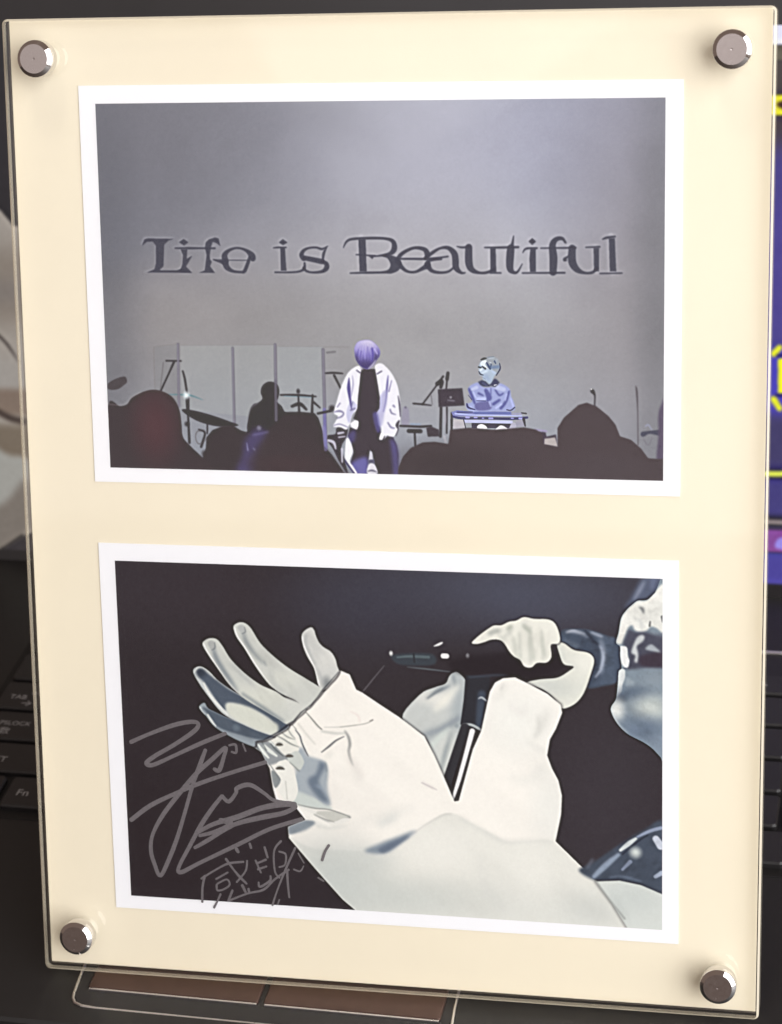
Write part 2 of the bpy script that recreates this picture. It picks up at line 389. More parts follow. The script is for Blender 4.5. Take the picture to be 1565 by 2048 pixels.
# ---- the drawings, in eighths of a millimetre over each print
PRINT_STAGE = [
 ('F',(142,149,160)),
 ('R',(172,174,186),0.9,647,224,549,274),
 ('R',(104,106,116),0.85,-5,123,348,348),
 ('R',(112,113,122),0.7,53,-1,348,158),
 ('R',(120,126,150),0.7,1111,33,200,190),
 ('R',(158,160,178),0.5,829,50,317,126),
 ('R',(160,158,160),0.45,583,393,359,116),
 ('R',(146,139,138),0.5,131,438,211,74),
 ('R',(146,146,146),0.6,519,495,549,116),
 ('R',(132,128,132),0.6,1123,350,126,338),
 ('R',(140,138,140),0.4,24,563,105,126),
 ('R',(92,95,104),0.6,-4,356,63,348),
 ('R',(104,106,112),0.6,1147,350,42,348),
 ('N',0.03,260,150,20,3),
 ('N',0.015,90,60,-30,4),
 ('P',(205,206,216),3.1,0.35,1,[(86,286),(91,272),(100,269),(156,270),(143,275),(134,283),(130,327),(122,335),(158,335),(169,330),(177,335),(190,339),(93,340),(111,333),(115,320),(116,284),(110,276),(98,276)]),
 ('S',(205,206,216),3.1,0.22,1,[(157,290,6.6),(184,290,8.5),(211,290,7.3),(241,290,7.7)]),
 ('P',(205,206,216),3.1,0.35,1,[(167,291),(183,291),(180,311),(193,304),(178,326),(191,340),(163,339),(171,323),(172,304)]),
 ('P',(205,206,216),3.1,0.35,1,[(165,278),(176,271),(186,278),(175,285)]),
 ('P',(205,206,216),3.1,0.35,1,[(220,289),(221,278),(228,271),(242,268),(250,270),(253,286),(245,279),(237,276),(233,287),(230,304),(229,312),(234,316),(230,326),(240,339),(205,340),(218,334),(222,304)]),
 ('S',(205,206,216),3.1,0.22,1,[(237,314,6.2),(251,316,10.8),(262,317,16.8),(261,305,15.3),(268,296,10.8),(282,290,8.1),(295,290,8.1),(308,295,10.8),(318,304,16.8),(320,310,16.1)]),
 ('S',(205,206,216),3.1,0.22,1,[(262,317,16.8),(265,328,15.3),(277,336,10.0),(294,338,8.5),(302,336,10.8),(309,321,10.8),(314,308,10.0)]),
 ('S',(205,206,216),3.1,0.22,1,[(268,314,5.4),(311,314,5.4)]),
 ('S',(205,206,216),3.1,0.22,1,[(364,289,5.8),(374,288,7.3),(390,288,6.9)]),
 ('P',(205,206,216),3.1,0.35,1,[(378,288),(378,335),(389,335),(388,288)]),
 ('P',(205,206,216),3.1,0.35,1,[(375,278),(384,270),(394,277),(384,284)]),
 ('S',(205,206,216),3.1,0.22,1,[(366,338,6.9),(397,338,7.3),(417,336,7.7),(427,330,9.2),(428,319,7.7)]),
 ('S',(205,206,216),3.1,0.22,1,[(426,310,13.8),(422,303,13.0),(427,294,10.0),(438,289,7.7),(453,288,7.7),(465,291,8.1),(477,285,5.4)]),
 ('S',(205,206,216),3.1,0.22,1,[(474,288,6.2),(468,300,9.2),(466,313,7.7)]),
 ('S',(205,206,216),3.1,0.22,1,[(429,309,13.0),(444,312,13.8),(464,317,14.6)]),
 ('S',(205,206,216),3.1,0.22,1,[(466,317,10.8),(473,321,13.0),(473,329,13.8),(464,336,10.0),(444,338,7.7),(431,335,8.5),(426,329,9.2)]),
 ('S',(205,206,216),3.6,0.22,1,[(509,288,6.0),(515,276,8.3),(527,270,9.2),(563,269,9.6),(596,270,9.6),(611,276,12.8),(612,290,15.5),(603,300,11.9),(583,304,7.8),(573,305,7.4)]),
 ('P',(205,206,216),3.6,0.35,1,[(540,270),(540,335),(556,335),(554,270)]),
 ('S',(205,206,216),3.6,0.22,1,[(521,339,6.9),(554,338,8.7),(591,337,9.2),(607,333,16.4),(616,319,26.4),(603,307,13.7),(591,304,8.3)]),
 ('S',(205,206,216),3.6,0.22,1,[(535,302,6.9),(573,304,7.4)]),
 ('P',(205,206,216),3.6,0.35,1,[(558,303),(573,304),(567,310)]),
 ('S',(205,206,216),3.6,0.22,1,[(617,314,12.8),(626,302,11.9),(640,293,10.5),(656,288,10.1),(674,291,12.8),(680,300,15.5),(678,308,11.0)]),
 ('S',(205,206,216),3.6,0.22,1,[(623,310,8.3),(648,310,8.3),(676,309,8.7),(700,308,8.3),(722,305,7.4)]),
 ('S',(205,206,216),3.6,0.22,1,[(621,315,14.6),(627,326,12.8),(639,335,9.6),(655,336,9.2),(669,329,11.9),(679,323,15.5),(684,313,11.0),(708,310,8.7)]),
 ('S',(205,206,216),3.6,0.22,1,[(676,309,11.0),(690,298,11.0),(706,289,9.2),(722,288,11.9),(734,297,16.4),(736,311,17.3),(738,327,16.4),(747,337,10.1),(755,337,6.9)]),
 ('S',(205,206,216),3.6,0.22,1,[(680,321,16.4),(687,333,11.9),(703,337,9.6),(721,335,8.7),(734,326,8.3)]),
 ('S',(205,206,216),3.6,0.22,1,[(740,285,6.0),(750,287,8.3),(766,286,8.3)]),
 ('S',(205,206,216),3.6,0.22,1,[(764,286,18.2),(764,317,19.2),(769,331,15.5),(785,337,9.6),(801,336,9.6),(815,329,9.2)]),
 ('P',(205,206,216),3.6,0.35,1,[(806,287),(806,335),(818,335),(817,287)]),
 ('S',(205,206,216),3.6,0.22,1,[(796,286,6.9),(827,287,8.7),(863,285,8.7)]),
 ('S',(205,206,216),3.6,0.22,1,[(807,337,8.3),(828,337,7.4)]),
 ('S',(205,206,216),3.6,0.22,1,[(854,264,6.0),(851,282,11.0),(848,291,19.2),(846,324,18.2),(851,335,11.9),(861,334,8.7),(871,318,6.0)]),
 ('P',(205,206,216),3.6,0.35,1,[(882,274),(891,267),(899,274),(891,282)]),
 ('S',(205,206,216),3.6,0.22,1,[(871,297,6.0),(879,289,8.3),(900,288,8.3)]),
 ('P',(205,206,216),3.6,0.35,1,[(887,288),(884,308),(885,335),(898,335),(897,308),(898,288)]),
 ('S',(205,206,216),3.6,0.22,1,[(871,337,7.4),(955,336,8.3)]),
 ('S',(205,206,216),3.6,0.22,1,[(957,277,8.3),(950,269,11.0),(937,271,13.7),(931,283,17.3),(933,307,20.1),(932,335,18.2)]),
 ('S',(205,206,216),3.6,0.22,1,[(908,288,6.9),(976,287,8.3)]),
 ('S',(205,206,216),3.6,0.22,1,[(969,288,18.2),(970,314,20.1),(978,328,16.4),(994,336,9.6),(1010,334,9.6),(1019,326,10.1)]),
 ('S',(205,206,216),3.6,0.22,1,[(963,303,6.5),(955,310,11.0),(959,311,6.5)]),
 ('P',(205,206,216),3.6,0.35,1,[(1011,287),(1013,333),(1023,333),(1022,287)]),
 ('S',(205,206,216),3.6,0.22,1,[(997,286,6.9),(1024,285,8.3)]),
 ('S',(205,206,216),3.6,0.22,1,[(1030,270,6.9),(1039,266,9.2),(1054,265,8.3)]),
 ('P',(205,206,216),3.6,0.35,1,[(1041,267),(1043,333),(1057,333),(1054,267)]),
 ('S',(205,206,216),3.6,0.22,1,[(1025,336,7.4),(1068,336,7.4)]),
 ('P',(60,62,76),1.2,0.93,0,[(87,287),(93,273),(101,271),(157,272),(144,276),(135,284),(132,328),(123,336),(160,336),(170,332),(178,336),(192,341),(95,341),(112,334),(116,321),(117,286),(111,278),(99,278)]),
 ('S',(60,62,76),1.2,0.93,1,[(158,291,3.2),(185,291,5.1),(212,291,3.9),(242,291,4.3)]),
 ('P',(60,62,76),1.2,0.93,0,[(169,293),(184,293),(182,312),(194,306),(180,328),(193,341),(165,340),(172,324),(174,305)]),
 ('P',(60,62,76),1.2,0.93,0,[(166,279),(177,272),(187,279),(177,286)]),
 ('P',(60,62,76),1.2,0.93,0,[(221,290),(223,279),(230,273),(243,269),(251,271),(254,287),(246,281),(238,278),(234,289),(231,305),(231,313),(235,318),(231,327),(241,341),(206,341),(219,336),(224,305)]),
 ('S',(60,62,76),1.2,0.93,1,[(238,314,2.8),(252,317,7.4),(263,318,13.4),(262,306,11.9),(269,297,7.4),(283,291,4.7),(296,291,4.7),(309,296,7.4),(319,305,13.4),(321,311,12.7)]),
 ('S',(60,62,76),1.2,0.93,1,[(263,318,13.4),(266,329,11.9),(278,337,6.6),(295,339,5.1),(303,337,7.4),(310,322,7.4),(315,309,6.6)]),
 ('S',(60,62,76),1.2,0.93,1,[(269,315,2.0),(312,315,2.0)]),
 ('S',(60,62,76),1.2,0.93,1,[(365,290,2.4),(375,289,3.9),(391,289,3.6)]),
 ('P',(60,62,76),1.2,0.93,0,[(379,289),(379,336),(391,336),(389,289)]),
 ('P',(60,62,76),1.2,0.93,0,[(376,279),(385,272),(395,279),(385,285)]),
 ('S',(60,62,76),1.2,0.93,1,[(367,339,3.6),(398,339,3.9),(418,337,4.3),(428,331,5.8),(429,320,4.3)]),
 ('S',(60,62,76),1.2,0.93,1,[(427,311,10.4),(423,304,9.6),(428,295,6.6),(439,290,4.3),(454,289,4.3),(466,292,4.7),(478,286,2.0)]),
 ('S',(60,62,76),1.2,0.93,1,[(475,289,2.8),(469,301,5.8),(467,314,4.3)]),
 ('S',(60,62,76),1.2,0.93,1,[(430,310,9.6),(445,313,10.4),(465,317,11.2)]),
 ('S',(60,62,76),1.2,0.93,1,[(467,317,7.4),(474,322,9.6),(474,330,10.4),(465,337,6.6),(445,339,4.3),(432,336,5.1),(427,330,5.8)]),
 ('S',(60,62,76),1.2,0.93,1,[(510,289,2.0),(516,278,4.2),(528,272,5.1),(565,270,5.6),(597,271,5.6),(612,277,8.8),(614,291,11.5),(605,301,7.9),(584,305,3.8),(574,306,3.3)]),
 ('P',(60,62,76),1.2,0.93,0,[(541,272),(542,337),(557,337),(556,272)]),
 ('S',(60,62,76),1.2,0.93,1,[(523,340,2.9),(555,339,4.7),(592,338,5.1),(608,334,12.4),(617,321,22.4),(604,308,9.7),(592,305,4.2)]),
 ('S',(60,62,76),1.2,0.93,1,[(536,303,2.9),(574,305,3.3)]),
 ('P',(60,62,76),1.2,0.93,0,[(560,305),(574,305),(569,312)]),
 ('S',(60,62,76),1.2,0.93,1,[(618,316,8.8),(627,303,7.9),(641,294,6.5),(657,289,6.0),(675,292,8.8),(681,301,11.5),(679,309,7.0)]),
 ('S',(60,62,76),1.2,0.93,1,[(625,311,4.2),(649,311,4.2),(677,311,4.7),(701,309,4.2),(723,306,3.3)]),
 ('S',(60,62,76),1.2,0.93,1,[(622,317,10.6),(628,327,8.8),(640,336,5.6),(656,337,5.1),(671,330,7.9),(681,324,11.5),(685,314,7.0),(709,311,4.7)]),
 ('S',(60,62,76),1.2,0.93,1,[(677,310,7.0),(691,299,7.0),(707,290,5.1),(723,289,7.9),(735,299,12.4),(738,312,13.3),(739,328,12.4),(749,338,6.0),(757,338,2.9)]),
 ('S',(60,62,76),1.2,0.93,1,[(681,322,12.4),(689,334,7.9),(705,338,5.6),(723,336,4.7),(735,327,4.2)]),
 ('S',(60,62,76),1.2,0.93,1,[(741,286,2.0),(751,288,4.2),(767,287,4.2)]),
 ('S',(60,62,76),1.2,0.93,1,[(765,288,14.2),(765,318,15.1),(771,332,11.5),(786,338,5.6),(802,337,5.6),(816,330,5.1)]),
 ('P',(60,62,76),1.2,0.93,0,[(808,289),(808,337),(820,337),(819,289)]),
 ('S',(60,62,76),1.2,0.93,1,[(797,288,2.9),(828,288,4.7),(864,287,4.7)]),
 ('S',(60,62,76),1.2,0.93,1,[(808,338,4.2),(829,338,3.3)]),
 ('S',(60,62,76),1.2,0.93,1,[(855,265,2.0),(852,283,7.0),(849,292,15.1),(847,326,14.2),(853,336,7.9),(862,336,4.7),(872,320,2.0)]),
 ('P',(60,62,76),1.2,0.93,0,[(884,276),(892,269),(900,276),(892,283)]),
 ('S',(60,62,76),1.2,0.93,1,[(873,298,2.0),(880,290,4.2),(901,289,4.2)]),
 ('P',(60,62,76),1.2,0.93,0,[(888,290),(886,310),(887,336),(899,336),(899,310),(899,290)]),
 ('S',(60,62,76),1.2,0.93,1,[(872,338,3.3),(956,337,4.2)]),
 ('S',(60,62,76),1.2,0.93,1,[(958,278,4.2),(951,270,7.0),(939,272,9.7),(932,284,13.3),(934,308,16.0),(933,336,14.2)]),
 ('S',(60,62,76),1.2,0.93,1,[(909,289,2.9),(978,288,4.2)]),
 ('S',(60,62,76),1.2,0.93,1,[(971,289,14.2),(971,315,16.0),(980,330,12.4),(995,337,5.6),(1011,336,5.6),(1020,327,6.0)]),
 ('S',(60,62,76),1.2,0.93,1,[(964,304,2.4),(956,311,7.0),(960,313,2.4)]),
 ('P',(60,62,76),1.2,0.93,0,[(1013,288),(1014,334),(1024,334),(1024,288)]),
 ('S',(60,62,76),1.2,0.93,1,[(998,287,2.9),(1025,286,4.2)]),
 ('S',(60,62,76),1.2,0.93,1,[(1031,271,2.9),(1040,268,5.1),(1055,266,4.2)]),
 ('P',(60,62,76),1.2,0.93,0,[(1043,269),(1045,334),(1058,334),(1055,269)]),
 ('S',(60,62,76),1.2,0.93,1,[(1026,338,3.3),(1069,337,3.3)]),
 ('S',(120,116,118),1.0,0.6,0,[(105,494,1.4),(134,490,1.4),(158,487,1.4)]),
 ('S',(120,116,118),1.0,0.6,0,[(162,490,1.0),(264,489,1.0),(360,486,1.0)]),
 ('S',(120,116,118),1.0,0.6,0,[(367,490,1.0),(518,489,1.0)]),
 ('S',(120,116,118),1.0,0.6,0,[(105,494,2.1),(104,537,2.1),(104,587,2.1)]),
 ('P',(130,132,136),1.0,0.6,0,[(107,494),(158,488),(154,616),(105,585)]),
 ('P',(158,164,166),1.0,0.5,0,[(162,490),(360,487),(359,639),(160,623)]),
 ('P',(156,164,168),1.0,0.5,0,[(367,490),(463,489),(464,630),(366,632)]),
 ('S',(50,46,52),1.0,1.0,1,[(130,522,3.1),(162,522,3.1)]),
 ('S',(50,46,52),1.0,1.0,1,[(147,524,4.8),(134,550,3.5),(116,585,3.5)]),
 ('S',(90,86,90),1.0,1.0,1,[(124,525,1.0),(115,584,1.0)]),
 ('S',(50,46,52),1.0,1.0,1,[(165,543,3.5),(169,560,4.5),(173,593,4.1)]),
 ('S',(90,130,140),1.0,1.0,1,[(134,592,1.7),(158,592,2.4),(179,593,3.1),(206,602,1.0)]),
 ('S',(50,46,52),1.0,1.0,1,[(173,599,8.3),(173,622,6.9)]),
 ('R',(225,240,245),1,171,593,5,6),
 ('S',(50,46,52),1.0,1.0,1,[(173,622,4.1),(174,692,5.2)]),
 ('R',(50,46,52),1.0,170,653,4,4),
 ('S',(104,102,116),1.0,0.85,0,[(157,487,5.2),(154,616,5.2)]),
 ('S',(150,150,165),1.0,0.8,0,[(156,487,1.4),(154,616,1.4)]),
 ('S',(104,102,116),1.0,0.85,0,[(273,494,5.9),(272,652,5.9)]),
 ('S',(150,150,165),1.0,0.8,0,[(272,494,1.4),(271,652,1.4)]),
 ('S',(104,102,116),1.0,0.85,0,[(363,486,6.2),(361,641,6.2)]),
 ('S',(150,150,165),1.0,0.8,0,[(362,486,1.4),(361,641,1.4)]),
 ('S',(104,102,116),1.0,0.85,0,[(463,495,6.9),(464,701,6.9)]),
 ('S',(150,150,165),1.0,0.8,0,[(463,495,1.4),(463,701,1.4)]),
 ('S',(110,108,165),1.0,0.8,0,[(463,617,6.6),(464,700,6.9)]),
 ('S',(92,92,98),1.0,0.6,1,[(471,501,4.1),(488,499,4.1)]),
 ('P',(72,68,72),1.0,1.0,1,[(2,572),(17,562),(39,556),(44,566),(38,573),(22,583),(3,583)]),
 ('P',(50,46,52),1.0,1.0,1,[(160,624),(177,623),(218,632),(259,645),(280,654),(241,657),(204,650),(177,638)]),
 ('S',(50,46,52),1.0,1.0,1,[(214,652,3.1),(213,672,3.1)]),
 ('S',(50,46,52),1.0,1.0,1,[(195,664,3.1),(208,670,4.1),(203,689,4.8),(199,700,4.8)]),
 ('S',(88,84,88),1.0,1.0,1,[(207,665,1.4),(191,669,1.4),(188,684,1.4),(197,694,1.7),(220,675,1.4)]),
 ('R',(60,56,60),1.0,206,715,5,6),
 ('S',(50,46,52),1.0,1.0,1,[(371,589,3.1),(409,589,4.8),(446,591,2.8)]),
 ('S',(120,165,185),1.0,0.8,1,[(379,591,1.4),(439,593,1.4)]),
 ('R',(50,46,52),1.0,409,581,3,4),
 ('S',(50,46,52),1.0,1.0,1,[(409,590,3.1),(410,623,4.8)]),
 ('S',(50,46,52),1.0,1.0,1,[(395,612,5.5),(412,607,7.6),(425,618,4.8)]),
 ('S',(50,46,52),1.0,1.0,1,[(439,588,3.5),(437,624,5.5)]),
 ('S',(50,46,52),1.0,1.0,1,[(441,603,4.8),(454,614,2.8)]),
 ('S',(50,46,52),1.0,1.0,1,[(467,543,2.8),(484,542,4.1),(503,543,2.4)]),
 ('S',(50,46,52),1.0,1.0,1,[(485,547,4.8),(498,573,3.8)]),
 ('S',(50,46,52),1.0,1.0,1,[(449,626,4.8),(476,620,4.8)]),
 ('R',(50,46,52),1.0,479,615,5,5),
 ('P',(52,47,54),1.0,1.0,1,[(299,663),(300,647),(305,623),(313,610),(325,605),(333,597),(330,585),(333,572),(344,563),(358,563),(367,571),(369,583),(366,596),(362,602),(373,612),(380,624),(395,632),(394,671),(306,673)]),
 ('S',(170,175,180),1.0,0.5,1,[(300,647,1.4),(307,620,1.4),(323,607,2.1)]),
 ('S',(104,102,116),1.0,0.75,0,[(362,560,5.9),(361,641,6.2)]),
 ('P',(58,52,56),1.0,1.0,0,[(201,725),(209,702),(211,680),(224,665),(245,656),(269,654),(285,664),(309,670),(329,673),(378,632),(381,624),(412,623),(442,625),(450,635),(459,663),(461,693),(477,711),(493,734),(503,750),(221,755)]),
 ('P',(78,72,118),11.4,0.75,1,[(292,687),(313,663),(330,659),(340,672),(325,699),(316,726),(310,750),(273,750),(287,717)]),
 ('S',(150,150,190),1.0,0.7,1,[(297,690,1.7),(299,705,3.1)]),
 ('S',(150,150,190),1.0,0.6,1,[(310,700,2.1),(314,704,3.1)]),
 ('S',(110,105,150),3.1,0.7,1,[(312,673,4.1),(343,666,3.5)]),
 ('R',(140,140,160),0.7,324,658,4,4),
 ('P',(60,53,57),1.0,1.0,1,[(1,616),(26,618),(42,614),(52,601),(72,590),(96,583),(120,586),(141,598),(154,621),(158,649),(160,679),(175,698),(201,722),(228,748),(228,755),(0,750)]),
 ('C',1,[(1,616),(26,618),(42,614),(52,601),(72,590),(96,583),(120,586),(141,598),(154,621),(158,649),(160,679),(175,698),(201,722),(228,748),(228,755),(0,750)]),
 ('R',(84,54,60),0.75,102,657,37,58),
 ('C',None),
 ('R',(74,52,56),0.6,385,731,55,13),
 ('S',(190,185,185),2.1,0.35,1,[(1,614,1.7),(26,616,1.7),(41,611,1.7),(52,599,1.7),(72,588,1.7)]),
 ('P',(62,54,58),10.4,0.6,1,[(326,686),(380,665),(460,696),(493,735),(503,750),(310,753)]),
 ('P',(62,56,66),1.0,1.0,1,[(468,674),(470,670),(485,667),(489,654),(510,655),(508,673),(497,694),(503,720),(509,749),(493,727),(479,698),(468,682)]),
 ('S',(196,196,212),1.0,0.9,1,[(470,681,5.6),(481,685,6.3),(485,698,3.0)]),
 ('S',(196,196,212),1.0,0.9,1,[(491,666,4.8),(502,664,3.7)]),
 ('S',(196,196,212),1.0,0.9,1,[(492,674,3.3),(505,672,2.6)]),
 ('S',(196,196,212),1.0,0.9,1,[(498,698,4.8),(498,725,3.3)]),
 ('S',(128,126,176),1.4,0.5,1,[(461,654,8.2),(464,700,7.4)]),
 ('P',(226,227,236),1.0,1.0,1,[(541,532),(534,527),(518,537),(508,551),(498,573),(488,604),(483,624),(491,631),(486,641),(481,652),(495,653),(508,658),(515,648),(527,638),(533,640),(532,653),(527,657),(517,649),(521,627),(532,614),(536,579),(540,550)]),
 ('P',(226,227,236),1.0,1.0,1,[(570,532),(572,524),(583,521),(594,529),(605,542),(614,560),(619,580),(622,614),(619,647),(612,664),(602,673),(593,668),(587,678),(576,678),(581,657),(577,648),(570,648),(567,626),(577,612),(577,582),(573,550)]),
 ('P',(182,184,216),2.2,0.8,1,[(519,598),(531,609),(521,627),(514,644),(509,624)]),
 ('S',(74,66,130),1.4,0.9,1,[(516,552,1.5),(515,572,7.4),(517,593,4.8),(520,616,1.9)]),
 ('S',(128,124,170),1.1,0.7,1,[(523,547,1.1),(524,565,2.6),(520,589,1.9)]),
 ('S',(92,86,150),1.4,0.85,1,[(597,546,1.5),(595,564,4.1),(591,597,3.3),(586,619,2.6)]),
 ('S',(100,94,150),1.1,0.8,1,[(604,556,1.5),(598,578,2.6)]),
 ('P',(164,164,204),2.8,0.75,1,[(579,590),(593,575),(594,597),(588,622),(582,648),(570,648),(568,630)]),
 ('S',(96,94,136),1.4,0.7,1,[(496,604,2.6),(490,612,1.9)]),
 ('S',(96,94,136),1.4,0.7,1,[(484,622,2.2),(495,620,4.1),(503,624,3.0),(499,631,3.3),(489,635,1.9)]),
 ('S',(96,94,136),1.4,0.7,1,[(518,618,3.0),(527,614,3.3)]),
 ('S',(96,94,136),1.4,0.7,1,[(522,602,2.6),(520,609,2.2)]),
 ('S',(96,94,136),1.4,0.7,1,[(600,615,3.0),(603,622,3.3),(611,625,1.9)]),
 ('S',(96,94,136),1.4,0.7,1,[(607,607,4.1),(610,610,2.2)]),
 ('S',(96,94,136),1.4,0.7,1,[(595,642,3.0),(601,651,3.7),(608,653,2.6)]),
 ('S',(96,94,136),1.4,0.7,1,[(482,650,1.9),(495,647,2.2),(511,653,1.9)]),
 ('S',(58,54,74),1.7,0.85,1,[(617,587,1.5),(620,607,3.7),(621,629,1.9)]),
 ('S',(48,44,58),1.7,0.85,1,[(618,638,3.3),(614,647,6.7),(616,655,2.6),(611,668,1.5)]),
 ('S',(60,56,84),1.0,1.0,1,[(532,536,1.9),(539,541,2.6)]),
 ('S',(60,56,84),1.0,1.0,1,[(574,543,2.2),(584,537,1.9)]),
 ('P',(62,56,64),1.0,1.0,0,[(543,532),(555,533),(570,533),(573,550),(575,564),(579,590),(578,612),(571,623),(574,645),(580,662),(576,676),(582,680),(593,670),(605,671),(613,688),(616,706),(615,747),(573,749),(566,729),(561,704),(557,699),(554,713),(551,748),(528,749),(514,731),(522,705),(518,684),(511,670),(516,653),(527,657),(533,651),(534,640),(523,635),(532,614),(534,590),(538,561),(540,543)]),
 ('P',(108,106,178),7.2,0.85,1,[(514,731),(529,719),(551,715),(551,748),(528,749)]),
 ('P',(96,92,158),6.7,0.8,1,[(600,673),(612,688),(616,710),(615,747),(605,747),(602,706)]),
 ('P',(92,88,150),4.5,0.75,1,[(564,626),(574,623),(579,659),(571,659)]),
 ('P',(90,86,150),5.6,0.6,1,[(511,670),(526,658),(526,677),(516,686)]),
 ('P',(232,232,238),1.0,1.0,1,[(507,679),(513,677),(520,695),(520,706),(514,723),(521,734),(529,748),(523,747),(506,720),(504,709)]),
 ('S',(56,50,90),1.0,1.0,1,[(503,720,1.9),(510,731,3.3),(523,748,2.6)]),
 ('P',(200,200,214),1.0,1.0,0,[(557,700),(561,704),(562,720),(554,720)]),
 ('P',(88,88,112),1.0,1.0,0,[(554,719),(565,718),(566,729),(553,730)]),
 ('P',(216,216,226),1.0,1.0,1,[(554,728),(565,728),(571,746),(550,747)]),
 ('S',(110,110,130),1.0,1.0,1,[(551,743,1.9),(560,741,4.1),(570,744,1.9)]),
 ('P',(238,238,242),1.0,1.0,1,[(579,666),(582,664),(587,668),(583,677),(577,678)]),
 ('S',(44,40,48),1.0,1.0,1,[(576,678,1.9),(583,679,3.0),(588,670,1.9)]),
 ('P',(232,232,238),1.0,1.0,1,[(518,644),(532,640),(532,653),(528,657),(521,649)]),
 ('C',1,[(529,503),(529,490),(536,479),(548,475),(561,475),(573,483),(581,495),(580,506),(574,514),(567,525),(555,533),(543,529),(534,519),(530,510)]),
 ('P',(118,110,186),1.0,1.0,0,[(512,467),(597,466),(595,538),(510,540)]),
 ('R',(206,202,224),1,552,480,22,13),
 ('R',(160,154,210),0.6,540,492,14,14),
 ('R',(70,62,110),1,551,528,22,13),
 ('R',(62,56,90),0.8,531,517,5,11),
 ('R',(66,60,96),0.8,574,511,6,11),
 ('S',(84,74,160),1.7,0.8,1,[(543,497,1.9),(540,510,1.1)]),
 ('S',(84,74,160),1.7,0.8,1,[(565,492,5.6),(566,506,3.0),(564,517,1.5)]),
 ('S',(84,74,160),1.7,0.8,1,[(556,488,1.5),(557,506,1.5)]),
 ('S',(84,74,160),1.7,0.8,1,[(537,494,1.5),(535,507,1.9)]),
 ('S',(96,86,170),1.0,0.45,1,[(541,487,0.6),(535,499,1.1),(534,518,0.6)]),
 ('S',(186,178,226),1.0,0.45,1,[(543,486,0.6),(538,499,1.1),(537,517,0.6)]),
 ('S',(96,86,170),1.0,0.45,1,[(545,485,0.6),(541,499,1.1),(540,517,0.6)]),
 ('S',(186,178,226),1.0,0.45,1,[(548,484,0.6),(544,499,1.1),(543,517,0.6)]),
 ('S',(96,86,170),1.0,0.45,1,[(550,483,0.6),(548,499,1.1),(546,517,0.6)]),
 ('S',(186,178,226),1.0,0.45,1,[(552,481,0.6),(551,499,1.1),(550,517,0.6)]),
 ('S',(96,86,170),1.0,0.45,1,[(554,480,0.6),(554,499,1.1),(553,517,0.6)]),
 ('S',(186,178,226),1.0,0.45,1,[(557,479,0.6),(557,499,1.1),(556,517,0.6)]),
 ('S',(96,86,170),1.0,0.45,1,[(559,480,0.6),(560,499,1.1),(559,517,0.6)]),
 ('S',(186,178,226),1.0,0.45,1,[(561,481,0.6),(563,499,1.1),(562,517,0.6)]),
 ('S',(96,86,170),1.0,0.45,1,[(563,482,0.6),(566,499,1.1),(565,517,0.6)]),
 ('S',(186,178,226),1.0,0.45,1,[(565,483,0.6),(570,499,1.1),(568,517,0.6)]),
 ('S',(96,86,170),1.0,0.45,1,[(568,484,0.6),(573,499,1.1),(572,517,0.6)]),
 ('S',(186,178,226),1.0,0.45,1,[(570,486,0.6),(576,499,1.1),(575,517,0.6)]),
 ('S',(190,182,238),1.7,0.8,1,[(570,492,3.0),(575,502,2.6)]),
 ('S',(160,152,220),2.0,0.7,1,[(548,494,2.2),(550,512,1.9)]),
 ('C',None),
 ('S',(190,188,206),1.0,0.8,1,[(557,532,2.2),(566,524,3.7),(572,515,1.5)]),
 ('S',(190,190,206),1.0,0.8,1,[(540,532,4.1),(545,534,1.9)]),
 ('P',(142,140,160),1.0,0.85,1,[(626,613),(629,609),(635,610),(639,617),(638,645),(624,645)]),
 ('R',(100,98,118),0.8,632,610,2,2),
 ('S',(120,150,190),1.0,0.6,1,[(642,644,2.5),(662,644,2.5)]),
 ('S',(50,46,52),1.0,1.0,0,[(620,648,3.9),(663,649,4.6),(684,647,4.2)]),
 ('S',(50,46,52),1.0,1.0,0,[(638,658,8.4),(662,658,8.4)]),
 ('S',(50,46,52),1.0,1.0,1,[(650,662,3.9),(651,688,3.9)]),
 ('P',(66,60,68),1.0,1.0,0,[(674,651),(684,648),(700,654),(701,668),(677,669)]),
 ('S',(50,46,52),1.0,1.0,1,[(648,602,3.2),(666,603,3.5),(685,605,2.1)]),
 ('S',(50,46,52),1.0,1.0,1,[(667,603,3.2),(693,569,2.8),(710,546,4.2)]),
 ('S',(50,46,52),1.0,1.0,1,[(698,561,8.4),(707,556,8.4),(705,568,6.3)]),
 ('S',(80,76,82),1.0,1.0,1,[(685,584,1.1),(687,603,1.1)]),
 ('S',(50,46,52),1.0,1.0,1,[(720,539,6.3),(718,551,7.0)]),
 ('S',(50,46,52),1.0,1.0,1,[(718,551,3.2),(716,573,3.2)]),
 ('P',(64,58,68),1.0,1.0,0,[(699,572),(749,569),(753,604),(700,608)]),
 ('R',(150,148,158),0.8,725,588,2,2),
 ('S',(140,138,150),1.0,0.6,1,[(719,594,2.8),(732,595,2.8)]),
 ('S',(50,46,52),1.0,1.0,0,[(705,609,5.3),(703,668,5.6)]),
 ('S',(50,46,52),1.0,1.0,0,[(717,608,3.2),(716,661,3.2)]),
 ('S',(50,46,52),1.0,1.0,0,[(727,620,4.2),(725,696,3.5)]),
 ('S',(160,158,170),1.0,0.5,1,[(712,612,2.8),(714,633,4.2),(711,647,2.8)]),
 ('S',(180,180,190),1.0,0.7,1,[(711,668,4.9),(714,682,4.2)]),
 ('P',(150,160,206),1.0,1.0,1,[(761,571),(766,563),(782,557),(792,566),(805,566),(818,564),(826,558),(838,563),(846,571),(848,584),(852,592),(856,607),(848,614),(810,616),(765,617),(756,601),(763,599),(769,594),(765,584)]),
